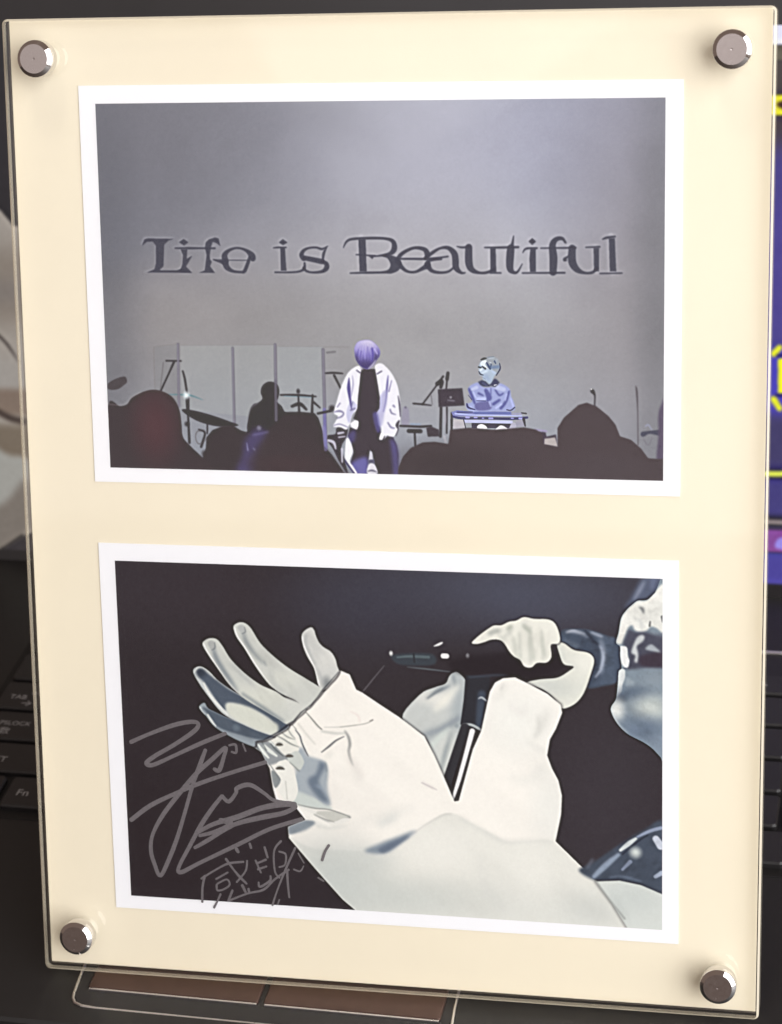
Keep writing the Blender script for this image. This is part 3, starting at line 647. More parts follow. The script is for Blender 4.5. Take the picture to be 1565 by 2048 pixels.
 ('S',(84,88,148),2.2,0.9,1,[(763,571,5.2),(768,583,6.6),(774,599,4.6)]),
 ('S',(84,88,148),2.2,0.9,1,[(797,573,7.3),(803,586,11.4),(801,591,9.3)]),
 ('S',(84,88,148),2.2,0.9,1,[(782,579,4.8),(791,583,3.1)]),
 ('S',(84,88,148),2.2,0.9,1,[(816,571,3.5),(824,582,4.1),(832,578,2.7)]),
 ('S',(84,88,148),2.2,0.9,1,[(812,600,6.2),(824,592,5.2)]),
 ('S',(84,88,148),2.2,0.9,1,[(827,608,6.2),(837,595,5.8),(844,574,3.7)]),
 ('S',(84,88,148),2.2,0.9,1,[(807,568,1.7),(807,580,2.1)]),
 ('P',(98,98,150),2.2,0.9,1,[(776,599),(803,595),(809,604),(803,612),(778,613)]),
 ('S',(182,192,224),2.2,0.85,1,[(769,571,5.2),(778,567,7.3)]),
 ('S',(182,192,224),2.2,0.85,1,[(818,566,9.3),(833,570,8.3)]),
 ('S',(178,188,232),1.2,0.9,1,[(780,590,5.8),(795,590,5.8)]),
 ('S',(178,188,232),1.2,0.9,1,[(836,592,2.7),(839,579,2.5)]),
 ('S',(178,188,232),1.2,0.9,1,[(817,608,4.1),(828,600,3.7)]),
 ('S',(178,188,232),1.2,0.9,1,[(804,596,3.7),(807,605,2.5)]),
 ('S',(178,188,232),1.2,0.9,1,[(765,607,4.1),(772,615,3.1)]),
 ('S',(178,188,232),1.2,0.9,1,[(847,589,2.7),(852,604,3.1)]),
 ('S',(178,188,232),1.2,0.9,1,[(771,577,3.1),(776,587,3.1)]),
 ('S',(58,60,108),0.6,1.0,1,[(778,594,1.2),(796,594,1.5)]),
 ('S',(66,70,118),0.9,1.0,1,[(758,601,3.5),(761,608,4.1),(774,612,2.3)]),
 ('S',(60,66,104),0.8,1.0,1,[(839,611,2.1),(847,612,2.5),(855,606,2.3)]),
 ('S',(60,64,110),0.6,1.0,1,[(761,583,1.0),(768,592,1.7)]),
 ('P',(62,70,98),1.0,1.0,0,[(781,556),(789,552),(797,554),(804,561),(813,549),(818,549),(825,556),(820,562),(816,566),(807,563),(803,565),(791,565),(785,562)]),
 ('S',(210,215,225),0.5,1.0,1,[(814,562,2.1),(818,561,1.5)]),
 ('S',(98,104,140),1.2,0.7,1,[(791,558,3.1),(799,563,3.1)]),
 ('P',(164,182,202),1.0,1.0,1,[(783,523),(788,514),(795,511),(804,512),(818,514),(826,520),(826,529),(822,537),(815,543),(811,551),(805,560),(797,554),(791,551),(790,544),(785,543),(783,533)]),
 ('P',(146,155,164),1.0,1.0,1,[(787,513),(795,508),(802,505),(813,504),(821,510),(826,519),(827,530),(821,539),(817,535),(811,532),(808,525),(801,529),(797,520),(791,516)]),
 ('S',(62,72,82),0.8,1.0,1,[(788,511,3.1),(793,509,4.6),(798,508,2.7)]),
 ('S',(100,112,128),0.9,1.0,1,[(802,506,1.5),(813,505,1.7)]),
 ('P',(206,216,224),0.6,1.0,1,[(786,518),(791,513),(799,513),(796,521),(802,529),(797,527),(791,523),(787,523)]),
 ('S',(70,90,122),0.9,1.0,1,[(799,517,2.5),(803,524,4.6),(806,529,4.1)]),
 ('S',(70,90,122),0.9,1.0,1,[(815,514,3.5),(817,518,2.5)]),
 ('S',(70,90,122),0.9,1.0,1,[(808,520,2.7),(807,528,3.1)]),
 ('S',(112,132,162),2.2,1.0,1,[(810,526,6.2),(822,525,6.8)]),
 ('S',(58,68,98),0.9,1.0,1,[(825,518,1.9),(826,529,2.9),(818,542,2.1)]),
 ('S',(176,188,202),2.2,0.8,1,[(804,508,3.1),(813,507,3.1)]),
 ('S',(160,172,190),1.2,0.7,1,[(820,510,2.7),(818,514,2.1)]),
 ('S',(196,206,220),0.8,0.8,1,[(805,516,1.7),(808,517,1.2)]),
 ('S',(172,190,214),1.2,1.0,1,[(811,535,4.6),(815,537,3.1)]),
 ('S',(52,64,68),0.8,1.0,1,[(783,526,3.5),(787,527,3.5)]),
 ('S',(48,60,80),0.8,1.0,1,[(790,525,2.7),(796,529,4.1)]),
 ('S',(212,222,230),1.2,1.0,1,[(786,533,3.1),(789,530,4.1)]),
 ('S',(190,206,222),1.9,1.0,1,[(789,538,3.7),(799,534,5.2)]),
 ('S',(66,82,102),0.6,1.0,1,[(783,535,1.7),(786,540,3.1),(792,542,1.5)]),
 ('S',(150,168,196),3.1,0.8,1,[(797,545,9.3),(805,553,6.2)]),
 ('S',(120,136,160),0.9,0.7,1,[(791,547,1.2),(796,550,1.5)]),
 ('P',(122,128,180),0.9,1.0,0,[(726,618),(737,614),(772,616),(810,615),(848,615),(849,623),(730,627)]),
 ('S',(70,76,122),0.8,1.0,1,[(738,618,2.7),(769,617,1.9)]),
 ('S',(80,96,158),1.2,0.7,1,[(773,619,3.1),(846,618,3.1)]),
 ('S',(168,178,226),0.8,1.0,1,[(734,621,3.1),(769,623,2.7),(817,623,2.7),(869,623,2.7)]),
 ('S',(48,56,112),0.8,1.0,1,[(730,627,4.1),(748,630,4.8),(796,629,4.8),(848,629,5.2),(880,626,4.6)]),
 ('S',(162,162,216),0.8,0.95,1,[(756,628,3.7),(762,628,3.7)]),
 ('S',(162,162,216),0.8,0.95,1,[(773,628,3.1),(778,628,3.1)]),
 ('S',(162,162,216),0.8,0.95,1,[(789,629,2.3),(792,629,2.3)]),
 ('S',(162,162,216),0.8,0.95,1,[(803,629,3.5),(810,629,3.5)]),
 ('S',(162,162,216),0.8,0.95,1,[(848,628,2.5),(852,628,2.5)]),
 ('S',(162,162,216),0.8,0.95,1,[(864,628,3.7),(871,628,3.7)]),
 ('S',(176,181,215),0.9,1.0,0,[(750,636,6.2),(848,636,6.6)]),
 ('P',(176,174,182),0.8,1.0,0,[(730,633),(751,633),(755,650),(729,651)]),
 ('P',(74,70,86),0.8,1.0,0,[(767,639),(848,639),(846,648),(767,650)]),
 ('S',(60,60,84),0.6,1.0,1,[(751,633,1.9),(755,650,2.1)]),
 ('S',(52,48,60),0.6,1.0,0,[(725,633,2.1),(726,652,2.3)]),
 ('P',(230,230,242),0.6,1.0,1,[(778,649),(781,643),(788,641),(795,644),(799,650),(788,651)]),
 ('P',(230,230,242),0.6,1.0,1,[(817,652),(820,647),(826,643),(834,645),(839,651)]),
 ('P',(168,168,186),0.8,1.0,1,[(844,651),(848,639),(856,637),(857,648)]),
 ('P',(150,150,168),0.8,0.9,0,[(857,632),(877,631),(877,644),(858,645)]),
 ('S',(70,66,80),0.9,1.0,1,[(873,629,6.2),(876,643,3.1)]),
 ('S',(56,52,70),0.8,1.0,1,[(869,617,2.7),(878,618,3.1)]),
 ('S',(150,150,190),1.6,0.7,1,[(851,619,4.1),(867,619,4.1)]),
 ('S',(50,46,52),1.0,0.9,1,[(1011,571,8.4),(1014,575,5.6),(1016,582,2.8),(1015,603,2.8)]),
 ('R',(230,230,232),0.9,1009,567,1,1),
 ('S',(84,80,86),1.0,1.0,1,[(1097,559,1.4),(1099,571,3.9),(1101,612,1.8),(1102,677,2.1)]),
 ('S',(72,74,90),1.0,1.0,1,[(1112,655,10.6),(1125,651,6.3),(1149,652,14.1)]),
 ('S',(150,156,186),1.0,0.6,1,[(1117,639,2.8),(1122,636,2.8),(1129,646,2.1)]),
 ('S',(110,110,120),1.0,0.8,1,[(1113,665,2.1),(1122,677,2.1),(1129,663,1.8)]),
 ('P',(84,76,96),3.2,1.0,1,[(1142,659),(1142,615),(1148,594),(1154,590),(1154,707),(1139,708)]),
 ('S',(150,140,180),1.0,0.9,1,[(895,650,2.8),(919,653,3.5)]),
 ('P',(70,62,76),1.0,1.0,0,[(902,654),(917,655),(919,664),(938,659),(941,684),(902,678)]),
 ('P',(172,166,166),1.0,1.0,0,[(915,668),(936,665),(942,684),(929,682),(914,680)]),
 ('P',(71,63,67),1.0,1.0,0,[(615,734),(625,711),(641,693),(666,681),(691,679),(719,683),(723,654),(762,649),(811,652),(874,646),(898,650),(911,659),(913,679),(929,682),(941,684),(941,646),(954,625),(983,599),(1000,594),(1019,601),(1043,620),(1057,637),(1066,660),(1088,667),(1108,684),(1122,703),(1139,704),(1156,704),(1156,752),(614,752)]),
 ('R',(56,50,53),0.6,725,724,91,31),
 ('R',(74,68,73),0.4,1039,723,70,21),
]
PRINT_HANDS = [
 ('F',(50,45,52)),
 ('R',(74,80,102),0.9,831,44,263,73),
 ('R',(62,56,66),0.6,108,58,211,84),
 ('R',(58,54,62),0.5,568,170,168,126),
 ('R',(66,62,72),0.6,1033,468,116,211),
 ('R',(44,38,44),0.6,48,636,168,147),
 ('R',(62,66,86),0.5,527,86,126,73),
 ('S',(22,20,28),5.5,0.5,1,[(611,315,5.3),(651,262,5.3),(681,246,5.3),(704,237,5.3),(712,222,5.3),(720,214,5.3),(733,213,5.3),(752,243,5.3),(741,312,5.3),(731,356,5.3),(713,445,5.3),(699,441,5.3),(676,392,5.3),(658,352,5.3),(611,315,5.3)]),
 ('P',(200,207,204),1.0,1.0,1,[(611,315),(651,262),(681,246),(704,237),(712,222),(720,214),(733,213),(752,243),(741,312),(731,356),(713,445),(699,441),(676,392),(658,352)]),
 ('C',1,[(611,315),(651,262),(681,246),(704,237),(712,222),(720,214),(733,213),(752,243),(741,312),(731,356),(713,445),(699,441),(676,392),(658,352)]),
 ('S',(128,142,152),6.0,1.0,1,[(663,271,5.3),(691,252,9.5),(714,241,3.2)]),
 ('R',(236,236,226),0.8,692,271,35,12),
 ('S',(138,152,162),18.0,0.8,1,[(659,357,14.8),(691,338,12.7),(734,312,8.4)]),
 ('R',(162,176,182),0.8,734,280,16,63),
 ('R',(214,220,212),0.7,703,378,18,46),
 ('S',(120,135,145),6.0,0.7,1,[(721,217,5.3),(725,240,4.2)]),
 ('S',(138,152,164),9.7,0.9,1,[(655,348,4.1),(683,340,9.6),(708,326,12.0),(735,307,8.5)]),
 ('S',(240,240,226),11.0,0.9,1,[(682,294,10.3),(708,266,15.4),(731,241,8.5)]),
 ('S',(110,124,134),2.9,1.0,1,[(666,270,2.7),(683,257,3.8),(699,248,1.4)]),
 ('S',(208,222,214),7.8,0.9,1,[(672,372,8.5),(693,350,8.5),(710,332,5.1)]),
 ('S',(124,140,148),7.1,0.8,1,[(715,341,3.4),(702,383,7.5),(692,421,4.4)]),
 ('N',0.02,80,30,130,9),
 ('C',None),
 ('S',(120,116,124),1.0,0.85,1,[(576,204,1.3),(553,232,1.8),(528,263,2.2)]),
 ('P',(58,72,84),3.5,0.85,1,[(598,179),(675,174),(681,197),(617,201),(595,192)]),
 ('S',(96,118,124),2.3,0.7,1,[(604,185,3.6),(630,182,5.3),(670,182,6.2)]),
 ('S',(44,50,58),1.0,1.0,1,[(639,176,3.6),(640,194,3.6)]),
 ('S',(110,128,136),1.0,0.7,1,[(625,205,1.3),(661,207,3.1),(714,211,1.8)]),
 ('R',(225,228,226),1,591,177,3,4),
 ('S',(225,226,226),1.0,1.0,1,[(682,158,1.8),(692,154,5.3),(699,150,3.6)]),
 ('S',(252,252,248),2.3,1.0,1,[(701,178,10.7),(708,178,10.7)]),
 ('R',(170,172,178),0.9,752,176,3,4),
 ('P',(38,34,42),9.2,0.7,1,[(715,187),(794,170),(933,156),(950,195),(881,220),(802,217),(732,213)]),
 ('P',(46,50,60),1.0,1.0,0,[(747,217),(798,217),(795,259),(784,334),(734,323),(742,271)]),
 ('S',(66,82,104),5.8,0.85,1,[(780,256,16.0),(774,321,15.1)]),
 ('S',(190,200,206),1.0,0.9,1,[(773,266,1.8),(780,263,4.0),(790,270,3.1)]),
 ('S',(70,84,104),2.9,0.7,1,[(754,221,3.6),(811,214,4.0),(837,215,1.8)]),
 ('R',(150,164,170),0.9,727,326,4,4),
 ('S',(176,186,188),1.7,1.0,1,[(741,323,4.0),(759,323,5.8),(783,336,5.3)]),
 ('S',(52,54,62),1.0,1.0,0,[(744,329,18.7),(717,408,18.7),(705,445,19.6),(702,487,18.7)]),
 ('S',(238,240,240),1.0,1.0,0,[(759,336,11.6),(746,384,9.8),(729,444,8.9),(716,484,6.2)]),
 ('S',(30,30,38),1.0,1.0,0,[(768,342,4.4),(752,397,3.1),(739,443,2.7),(722,486,2.7)]),
 ('P',(74,92,116),3.5,1.0,1,[(947,116),(968,110),(1007,112),(1037,121),(1066,136),(1066,210),(1028,228),(997,231),(989,197),(1006,170),(968,150),(942,137)]),
 ('C',1,[(947,116),(968,110),(1007,112),(1037,121),(1066,136),(1066,210),(1028,228),(997,231),(989,197),(1006,170),(968,150),(942,137)]),
 ('R',(52,66,88),0.7,989,170,31,53),
 ('S',(150,164,186),6.8,0.8,1,[(1026,130,4.4),(1033,160,8.9),(1027,200,5.3)]),
 ('S',(150,162,180),5.9,0.7,1,[(959,116,4.4),(981,117,6.2),(1002,126,3.6)]),
 ('S',(150,162,182),5.9,0.7,1,[(1007,116,4.4),(1024,122,5.3)]),
 ('S',(50,58,78),6.8,0.7,1,[(1007,126,5.3),(1021,161,6.2),(1017,214,6.2)]),
 ('S',(60,76,100),11.8,0.7,1,[(1058,133,13.3),(1062,203,13.3)]),
 ('S',(168,178,196),4.3,1.0,1,[(957,118,2.9),(971,114,5.1),(995,120,2.3)]),
 ('S',(160,172,192),3.8,1.0,1,[(1008,116,2.3),(1030,124,3.4)]),
 ('S',(42,52,70),4.3,1.0,1,[(995,112,2.9),(1011,132,4.0),(1024,143,3.4)]),
 ('S',(160,174,198),4.3,1.0,1,[(1024,141,2.3),(1032,162,5.1),(1027,191,4.6),(1016,209,2.9)]),
 ('S',(120,138,160),7.6,0.7,1,[(954,137,5.7),(980,147,7.4)]),
 ('N',0.1,16,12,0,33),
 ('C',None),
 ('S',(22,20,28),2.3,0.5,1,[(937,140,6.2),(952,141,6.2),(972,154,6.2),(1001,159,6.2),(1013,173,6.2),(1007,201,6.2),(992,244,6.2),(972,269,6.2),(945,279,6.2),(932,259,6.2),(907,240,6.2),(874,228,6.2),(902,219,6.2),(937,214,6.2),(961,199,6.2),(971,189,6.2),(951,185,6.2),(942,164,6.2),(937,140,6.2)]),
 ('P',(224,227,214),1.0,1.0,1,[(937,140),(952,141),(972,154),(1001,159),(1013,173),(1007,201),(992,244),(972,269),(945,279),(932,259),(907,240),(874,228),(902,219),(937,214),(961,199),(971,189),(951,185),(942,164)]),
 ('S',(22,20,28),2.3,0.5,1,[(761,147,6.2),(777,131,6.2),(795,117,6.2),(808,109,6.2),(823,108,6.2),(839,100,6.2),(854,97,6.2),(870,89,6.2),(891,92,6.2),(919,92,6.2),(933,99,6.2),(941,116,6.2),(944,135,6.2),(938,143,6.2),(925,146,6.2),(926,170,6.2),(916,183,6.2),(896,185,6.2),(884,195,6.2),(869,193,6.2),(861,180,6.2),(848,173,6.2),(838,162,6.2),(827,144,6.2),(816,139,6.2),(801,140,6.2),(786,146,6.2),(770,150,6.2),(761,147,6.2)]),
 ('P',(232,233,220),1.0,1.0,1,[(761,147),(777,131),(795,117),(808,109),(823,108),(839,100),(854,97),(870,89),(891,92),(919,92),(933,99),(941,116),(944,135),(938,143),(925,146),(926,170),(916,183),(896,185),(884,195),(869,193),(861,180),(848,173),(838,162),(827,144),(816,139),(801,140),(786,146),(770,150)]),
 ('C',1,[(937,140),(952,141),(972,154),(1001,159),(1013,173),(1007,201),(992,244),(972,269),(945,279),(932,259),(907,240),(874,228),(902,219),(937,214),(961,199),(971,189),(951,185),(942,164)]),
 ('R',(196,204,198),0.6,923,235,40,17),
 ('R',(240,241,228),0.7,997,179,17,17),
 ('S',(190,198,194),10.1,0.7,1,[(955,188,6.2),(976,190,4.4)]),
 ('S',(186,196,190),8.4,0.6,1,[(943,146,3.6),(950,177,6.2)]),
 ('C',1,[(761,147),(777,131),(795,117),(808,109),(823,108),(839,100),(854,97),(870,89),(891,92),(919,92),(933,99),(941,116),(944,135),(938,143),(925,146),(926,170),(916,183),(896,185),(884,195),(869,193),(861,180),(848,173),(838,162),(827,144),(816,139),(801,140),(786,146),(770,150)]),
 ('S',(186,192,180),5.9,0.7,1,[(884,109,3.6),(881,136,6.2),(883,184,3.6)]),
 ('S',(186,192,180),5.9,0.7,1,[(906,117,3.6),(908,179,3.6)]),
 ('S',(186,192,180),5.9,0.7,1,[(860,123,4.4),(862,176,4.4)]),
 ('S',(172,178,170),6.8,0.7,1,[(838,124,6.2),(845,113,4.4)]),
 ('S',(172,178,170),6.8,0.7,1,[(869,105,6.2),(880,116,5.3)]),
 ('S',(172,178,170),6.8,0.7,1,[(795,126,5.3),(821,119,6.2)]),
 ('S',(172,178,170),6.8,0.7,1,[(825,138,4.4),(838,124,2.7)]),
 ('S',(172,180,164),4.9,1.0,1,[(835,116,4.0),(841,112,7.4),(845,108,2.3)]),
 ('S',(182,190,174),4.9,1.0,1,[(867,106,2.9),(877,114,5.1),(884,123,2.3)]),
 ('S',(170,176,168),4.9,1.0,1,[(799,127,4.0),(816,119,4.6)]),
 ('S',(180,188,174),6.5,0.7,1,[(850,132,4.0),(853,167,5.7),(867,187,2.9)]),
 ('S',(180,188,174),5.4,0.7,1,[(884,131,2.9),(889,177,5.1)]),
 ('S',(180,188,174),5.4,0.6,1,[(907,130,2.9),(912,170,4.6)]),
 ('S',(210,214,202),5.4,0.7,1,[(822,133,5.7),(830,150,4.6)]),
 ('N',0.03,36,20,80,31),
 ('C',None),
 ('S',(22,20,28),4.1,0.5,0,[(479,217,6.3),(502,226,6.3),(515,258,6.3),(528,264,6.3),(565,288,6.3),(605,313,6.3),(658,352,6.3),(678,392,6.3),(699,441,6.3),(719,490,6.3),(728,488,6.3),(759,376,6.3),(778,334,6.3),(797,250,6.3),(808,230,6.3),(825,220,6.3),(850,217,6.3),(881,231,6.3),(917,249,6.3),(944,271,6.3),(947,288,6.3),(934,322,6.3),(921,346,6.3),(915,380,6.3),(925,408,6.3),(938,433,6.3),(945,465,6.3),(943,506,6.3),(931,565,6.3),(971,604,6.3),(1012,643,6.3),(1049,690,6.3),(1087,750,6.3),(812,769,6.3),(512,753,6.3),(473,721,6.3),(415,656,6.3),(359,591,6.3),(358,567,6.3),(397,549,6.3),(376,521,6.3),(353,515,6.3),(334,510,6.3),(328,486,6.3),(322,440,6.3),(305,404,6.3),(282,389,6.3),(315,374,6.3),(365,341,6.3),(406,300,6.3),(440,259,6.3),(460,232,6.3),(479,217,6.3)]),
 ('P',(246,243,233),1.0,1.0,0,[(479,217),(502,226),(515,258),(528,264),(565,288),(605,313),(658,352),(678,392),(699,441),(719,490),(728,488),(759,376),(778,334),(797,250),(808,230),(825,220),(850,217),(881,231),(917,249),(944,271),(947,288),(934,322),(921,346),(915,380),(925,408),(938,433),(945,465),(943,506),(931,565),(971,604),(1012,643),(1049,690),(1087,750),(812,769),(512,753),(473,721),(415,656),(359,591),(358,567),(397,549),(376,521),(353,515),(334,510),(328,486),(322,440),(305,404),(282,389),(315,374),(365,341),(406,300),(440,259),(460,232)]),
 ('C',0,[(479,217),(502,226),(515,258),(528,264),(565,288),(605,313),(658,352),(678,392),(699,441),(719,490),(728,488),(759,376),(778,334),(797,250),(808,230),(825,220),(850,217),(881,231),(917,249),(944,271),(947,288),(934,322),(921,346),(915,380),(925,408),(938,433),(945,465),(943,506),(931,565),(971,604),(1012,643),(1049,690),(1087,750),(812,769),(512,753),(473,721),(415,656),(359,591),(358,567),(397,549),(376,521),(353,515),(334,510),(328,486),(322,440),(305,404),(282,389),(315,374),(365,341),(406,300),(440,259),(460,232)]),
 ('R',(238,240,232),0.8,859,306,63,63),
 ('S',(206,208,200),14.0,0.8,1,[(917,283,5.3),(906,315,8.4),(890,342,5.3)]),
 ('S',(218,219,210),10.0,0.8,1,[(831,235,4.2),(822,253,5.3),(808,266,4.2)]),
 ('S',(222,224,216),20.0,0.7,1,[(910,411,10.6),(879,434,14.8),(837,431,8.4)]),
 ('S',(228,228,220),12.0,0.6,1,[(895,417,8.4),(900,401,8.4)]),
 ('R',(232,234,226),0.7,919,496,31,73),
 ('P',(229,230,220),4.1,1.0,1,[(635,566),(665,541),(695,521),(719,517),(750,533),(797,556),(829,571),(876,567),(930,567),(1010,642),(1088,757),(874,772),(515,752),(472,724),(356,592),(410,611),(503,612),(556,622),(595,597)]),
 ('R',(196,205,200),0.9,457,677,81,70),
 ('R',(200,208,202),0.75,608,712,129,37),
 ('R',(206,213,207),0.6,534,628,43,21),
 ('R',(216,220,212),0.6,874,716,140,43),
 ('R',(240,240,230),0.6,685,596,81,37),
 ('R',(238,238,228),0.5,875,623,37,48),
 ('R',(206,212,206),0.6,1004,713,48,32),
 ('S',(190,192,186),3.1,0.7,1,[(633,563,2.7),(665,539,2.7),(695,521,3.2),(713,518,1.6)]),
 ('S',(206,208,202),9.3,0.7,1,[(729,524,4.3),(771,547,5.4),(823,571,6.5),(876,566,4.3),(925,567,2.7)]),
 ('S',(205,208,204),18.5,0.5,1,[(770,608,4.3),(785,679,7.6),(821,720,9.7)]),
 ('S',(214,204,204),5.1,0.8,1,[(652,452,2.2),(675,464,3.2)]),
 ('S',(150,156,152),4.1,0.8,1,[(1052,699,1.6),(1070,717,2.7),(1077,728,4.3)]),
 ('P',(132,150,166),7.2,1.0,1,[(523,611),(557,592),(595,575),(636,559),(600,591),(566,614)]),
 ('P',(92,110,136),6.2,0.8,1,[(557,602),(622,570),(595,594),(565,612)]),
 ('S',(206,212,208),14.4,0.8,1,[(558,549,10.8),(580,537,14.1),(596,526,7.6)]),
 ('P',(150,166,178),8.2,0.95,1,[(379,434),(405,422),(432,424),(447,434),(443,468),(450,513),(419,500),(394,476)]),
 ('P',(86,110,138),9.3,0.85,1,[(421,436),(440,433),(441,457),(425,475),(433,496),(447,509),(425,486),(409,464)]),
 ('R',(172,184,190),0.7,404,442,16,12),
 ('P',(196,206,204),9.3,0.8,1,[(382,477),(419,500),(451,514),(397,515),(376,505)]),
 ('P',(236,236,228),3.1,1.0,1,[(375,519),(413,525),(429,529),(494,538),(472,554),(423,562),(399,553)]),
 ('S',(168,172,168),4.1,0.8,1,[(418,537,3.2),(445,548,5.4),(472,538,4.3),(494,537,2.7)]),
 ('S',(150,156,152),3.1,0.7,1,[(424,530,2.2),(462,530,3.8),(493,536,2.7)]),
 ('P',(130,146,158),6.2,0.85,1,[(360,578),(379,560),(418,552),(401,569),(373,580)]),
 ('S',(222,224,216),18.5,0.6,1,[(504,553,7.6),(569,528,10.8),(634,507,7.6)]),
 ('S',(216,208,200),12.3,0.7,1,[(493,389,4.3),(500,416,8.7),(523,447,5.4)]),
 ('P',(206,218,212),3.0,1.0,1,[(366,508),(383,485),(423,501),(450,516),(452,523),(393,520)]),
 ('P',(168,182,192),6.0,1.0,1,[(385,395),(397,391),(407,407),(436,415),(446,425),(445,463),(445,498),(452,511),(441,514),(423,501),(394,490),(380,483),(375,456),(384,440)]),
 ('P',(104,124,146),6.7,0.95,1,[(432,419),(444,427),(436,443),(428,462),(434,479),(448,506),(433,504),(417,488),(406,471),(406,457),(423,445)]),
 ('S',(150,172,192),5.2,0.7,1,[(424,472,5.9),(434,477,4.7)]),
 ('S',(120,134,144),3.0,0.8,1,[(443,421,2.8),(446,439,2.8)]),
 ('P',(140,150,156),3.7,0.9,1,[(281,388),(309,380),(329,381),(361,409),(361,423),(341,426),(313,430)]),
 ('S',(226,233,226),2.2,1.0,1,[(287,391,4.3),(296,411,6.7),(308,421,3.5)]),
 ('S',(226,233,226),2.2,1.0,1,[(299,389,4.3),(310,404,7.5),(320,416,4.3)]),
 ('S',(226,233,226),2.2,1.0,1,[(312,390,5.9),(324,401,8.7),(338,411,4.7)]),
 ('S',(226,233,226),2.2,1.0,1,[(323,378,5.1),(334,389,3.9)]),
 ('S',(96,108,112),1.9,0.85,1,[(294,389,2.0),(303,410,3.2),(307,418,1.6)]),
 ('S',(96,108,112),1.9,0.85,1,[(326,385,2.4),(338,399,3.5),(353,411,2.0)]),
 ('S',(96,108,112),1.9,0.85,1,[(307,382,2.0),(316,400,2.4)]),
 ('P',(240,241,231),2.2,1.0,1,[(338,429),(351,420),(362,420),(376,446),(382,486),(371,510),(356,510),(348,502),(335,479),(342,464)]),
 ('P',(236,237,226),2.2,1.0,1,[(328,375),(339,367),(353,356),(368,344),(386,388),(385,398),(369,409),(352,406)]),
 ('P',(206,215,208),2.2,1.0,1,[(363,411),(383,398),(397,418),(394,431),(386,439),(366,424)]),
 ('S',(150,158,154),1.9,1.0,1,[(366,423,1.6),(384,440,3.2),(387,443,1.2)]),
 ('P',(140,150,152),2.2,1.0,1,[(326,443),(345,462),(334,482),(327,469)]),
 ('S',(120,130,132),1.9,0.8,1,[(321,429,2.0),(336,451,2.8),(344,464,1.6)]),
 ('S',(200,202,192),1.9,1.0,1,[(356,466,1.6),(358,505,2.0)]),
 ('S',(150,156,150),1.9,0.9,1,[(339,366,2.0),(355,374,3.2),(370,383,3.5),(387,389,1.6)]),
 ('S',(150,156,150),1.9,0.9,1,[(349,357,1.6),(363,368,2.8),(379,373,1.2)]),
 ('S',(150,156,150),1.9,0.9,1,[(363,347,1.6),(371,362,2.4),(380,371,1.0)]),
 ('S',(150,156,150),1.9,0.9,1,[(372,338,1.6),(383,351,2.0)]),
 ('S',(98,106,114),1.9,1.0,1,[(381,352,1.6),(390,364,2.8),(394,379,2.8),(401,396,3.2),(407,408,1.6)]),
 ('S',(152,154,146),2.6,1.0,1,[(405,312,2.0),(419,328,3.2),(430,341,3.5),(438,348,2.8)]),
 ('S',(205,206,196),3.7,0.8,1,[(387,337,2.4),(406,362,3.2),(423,381,2.4)]),
 ('S',(208,210,202),4.5,1.0,1,[(438,352,3.9),(465,355,4.7),(488,354,3.2)]),
 ('S',(146,149,148),3.7,1.0,1,[(488,349,2.4),(495,361,4.7),(498,377,5.1),(495,393,3.5),(499,412,2.8),(504,424,1.2)]),
 ('S',(116,119,122),2.6,1.0,1,[(436,398,2.0),(453,384,3.9),(468,371,3.2),(486,361,1.6)]),
 ('S',(202,203,194),2.6,0.8,1,[(444,343,1.6),(477,341,2.0),(513,335,1.2)]),
 ('S',(226,226,216),9.0,0.7,1,[(456,399,9.8),(444,411,7.9)]),
 ('S',(96,94,88),1.9,1.0,1,[(339,387,3.9),(345,385,7.9),(351,386,3.5)]),
 ('S',(208,212,204),1.9,0.7,1,[(340,381,2.0),(352,381,2.0)]),
 ('S',(96,94,88),1.9,1.0,1,[(359,411,3.9),(366,409,7.9),(373,410,3.5)]),
 ('S',(208,212,204),1.9,0.7,1,[(359,405,2.0),(373,405,2.0)]),
 ('S',(96,94,88),1.9,1.0,1,[(337,439,3.9),(345,437,7.9),(353,439,3.5)]),
 ('S',(208,212,204),1.9,0.7,1,[(337,433,2.0),(353,433,2.0)]),
 ('S',(146,151,146),1.9,1.0,1,[(381,516,1.6),(417,522,2.4),(452,524,2.4),(494,538,2.8)]),
 ('P',(206,208,198),2.2,1.0,1,[(420,532),(452,528),(491,537),(479,540),(459,549),(438,541)]),
 ('S',(246,245,236),3.7,1.0,1,[(377,526,9.8),(405,537,11.8),(426,548,9.8),(451,560,4.7)]),
 ('S',(170,172,164),2.2,0.8,1,[(416,536,2.0),(432,543,2.4),(459,550,2.0)]),
 ('P',(132,147,158),3.4,1.0,1,[(359,565),(380,555),(396,550),(416,554),(392,569),(360,583)]),
 ('S',(214,218,210),5.2,0.8,1,[(421,562,3.5),(451,564,4.3),(487,556,2.4)]),
 ('S',(172,170,162),1.6,1.0,1,[(478,341,1.0),(513,335,1.4),(535,330,1.7),(549,322,2.1)]),
 ('S',(120,118,112),1.6,0.8,1,[(542,325,1.7),(548,322,2.1)]),
 ('S',(234,216,208),4.5,0.8,1,[(500,306,1.7),(517,314,2.7),(520,328,2.1)]),
 ('S',(226,224,216),13.0,0.6,1,[(504,410,8.5),(515,453,10.3)]),
 ('S',(205,197,196),2.6,1.0,1,[(650,453,2.1),(663,459,2.4),(682,467,1.4)]),
 ('S',(214,215,207),7.6,0.9,1,[(897,296,4.6),(899,322,6.3),(890,343,4.6)]),
 ('S',(206,207,200),4.9,1.0,1,[(826,232,2.3),(820,244,3.4)]),
 ('S',(228,226,220),13.0,0.6,1,[(840,278,8.6),(862,294,11.4),(874,276,5.7)]),
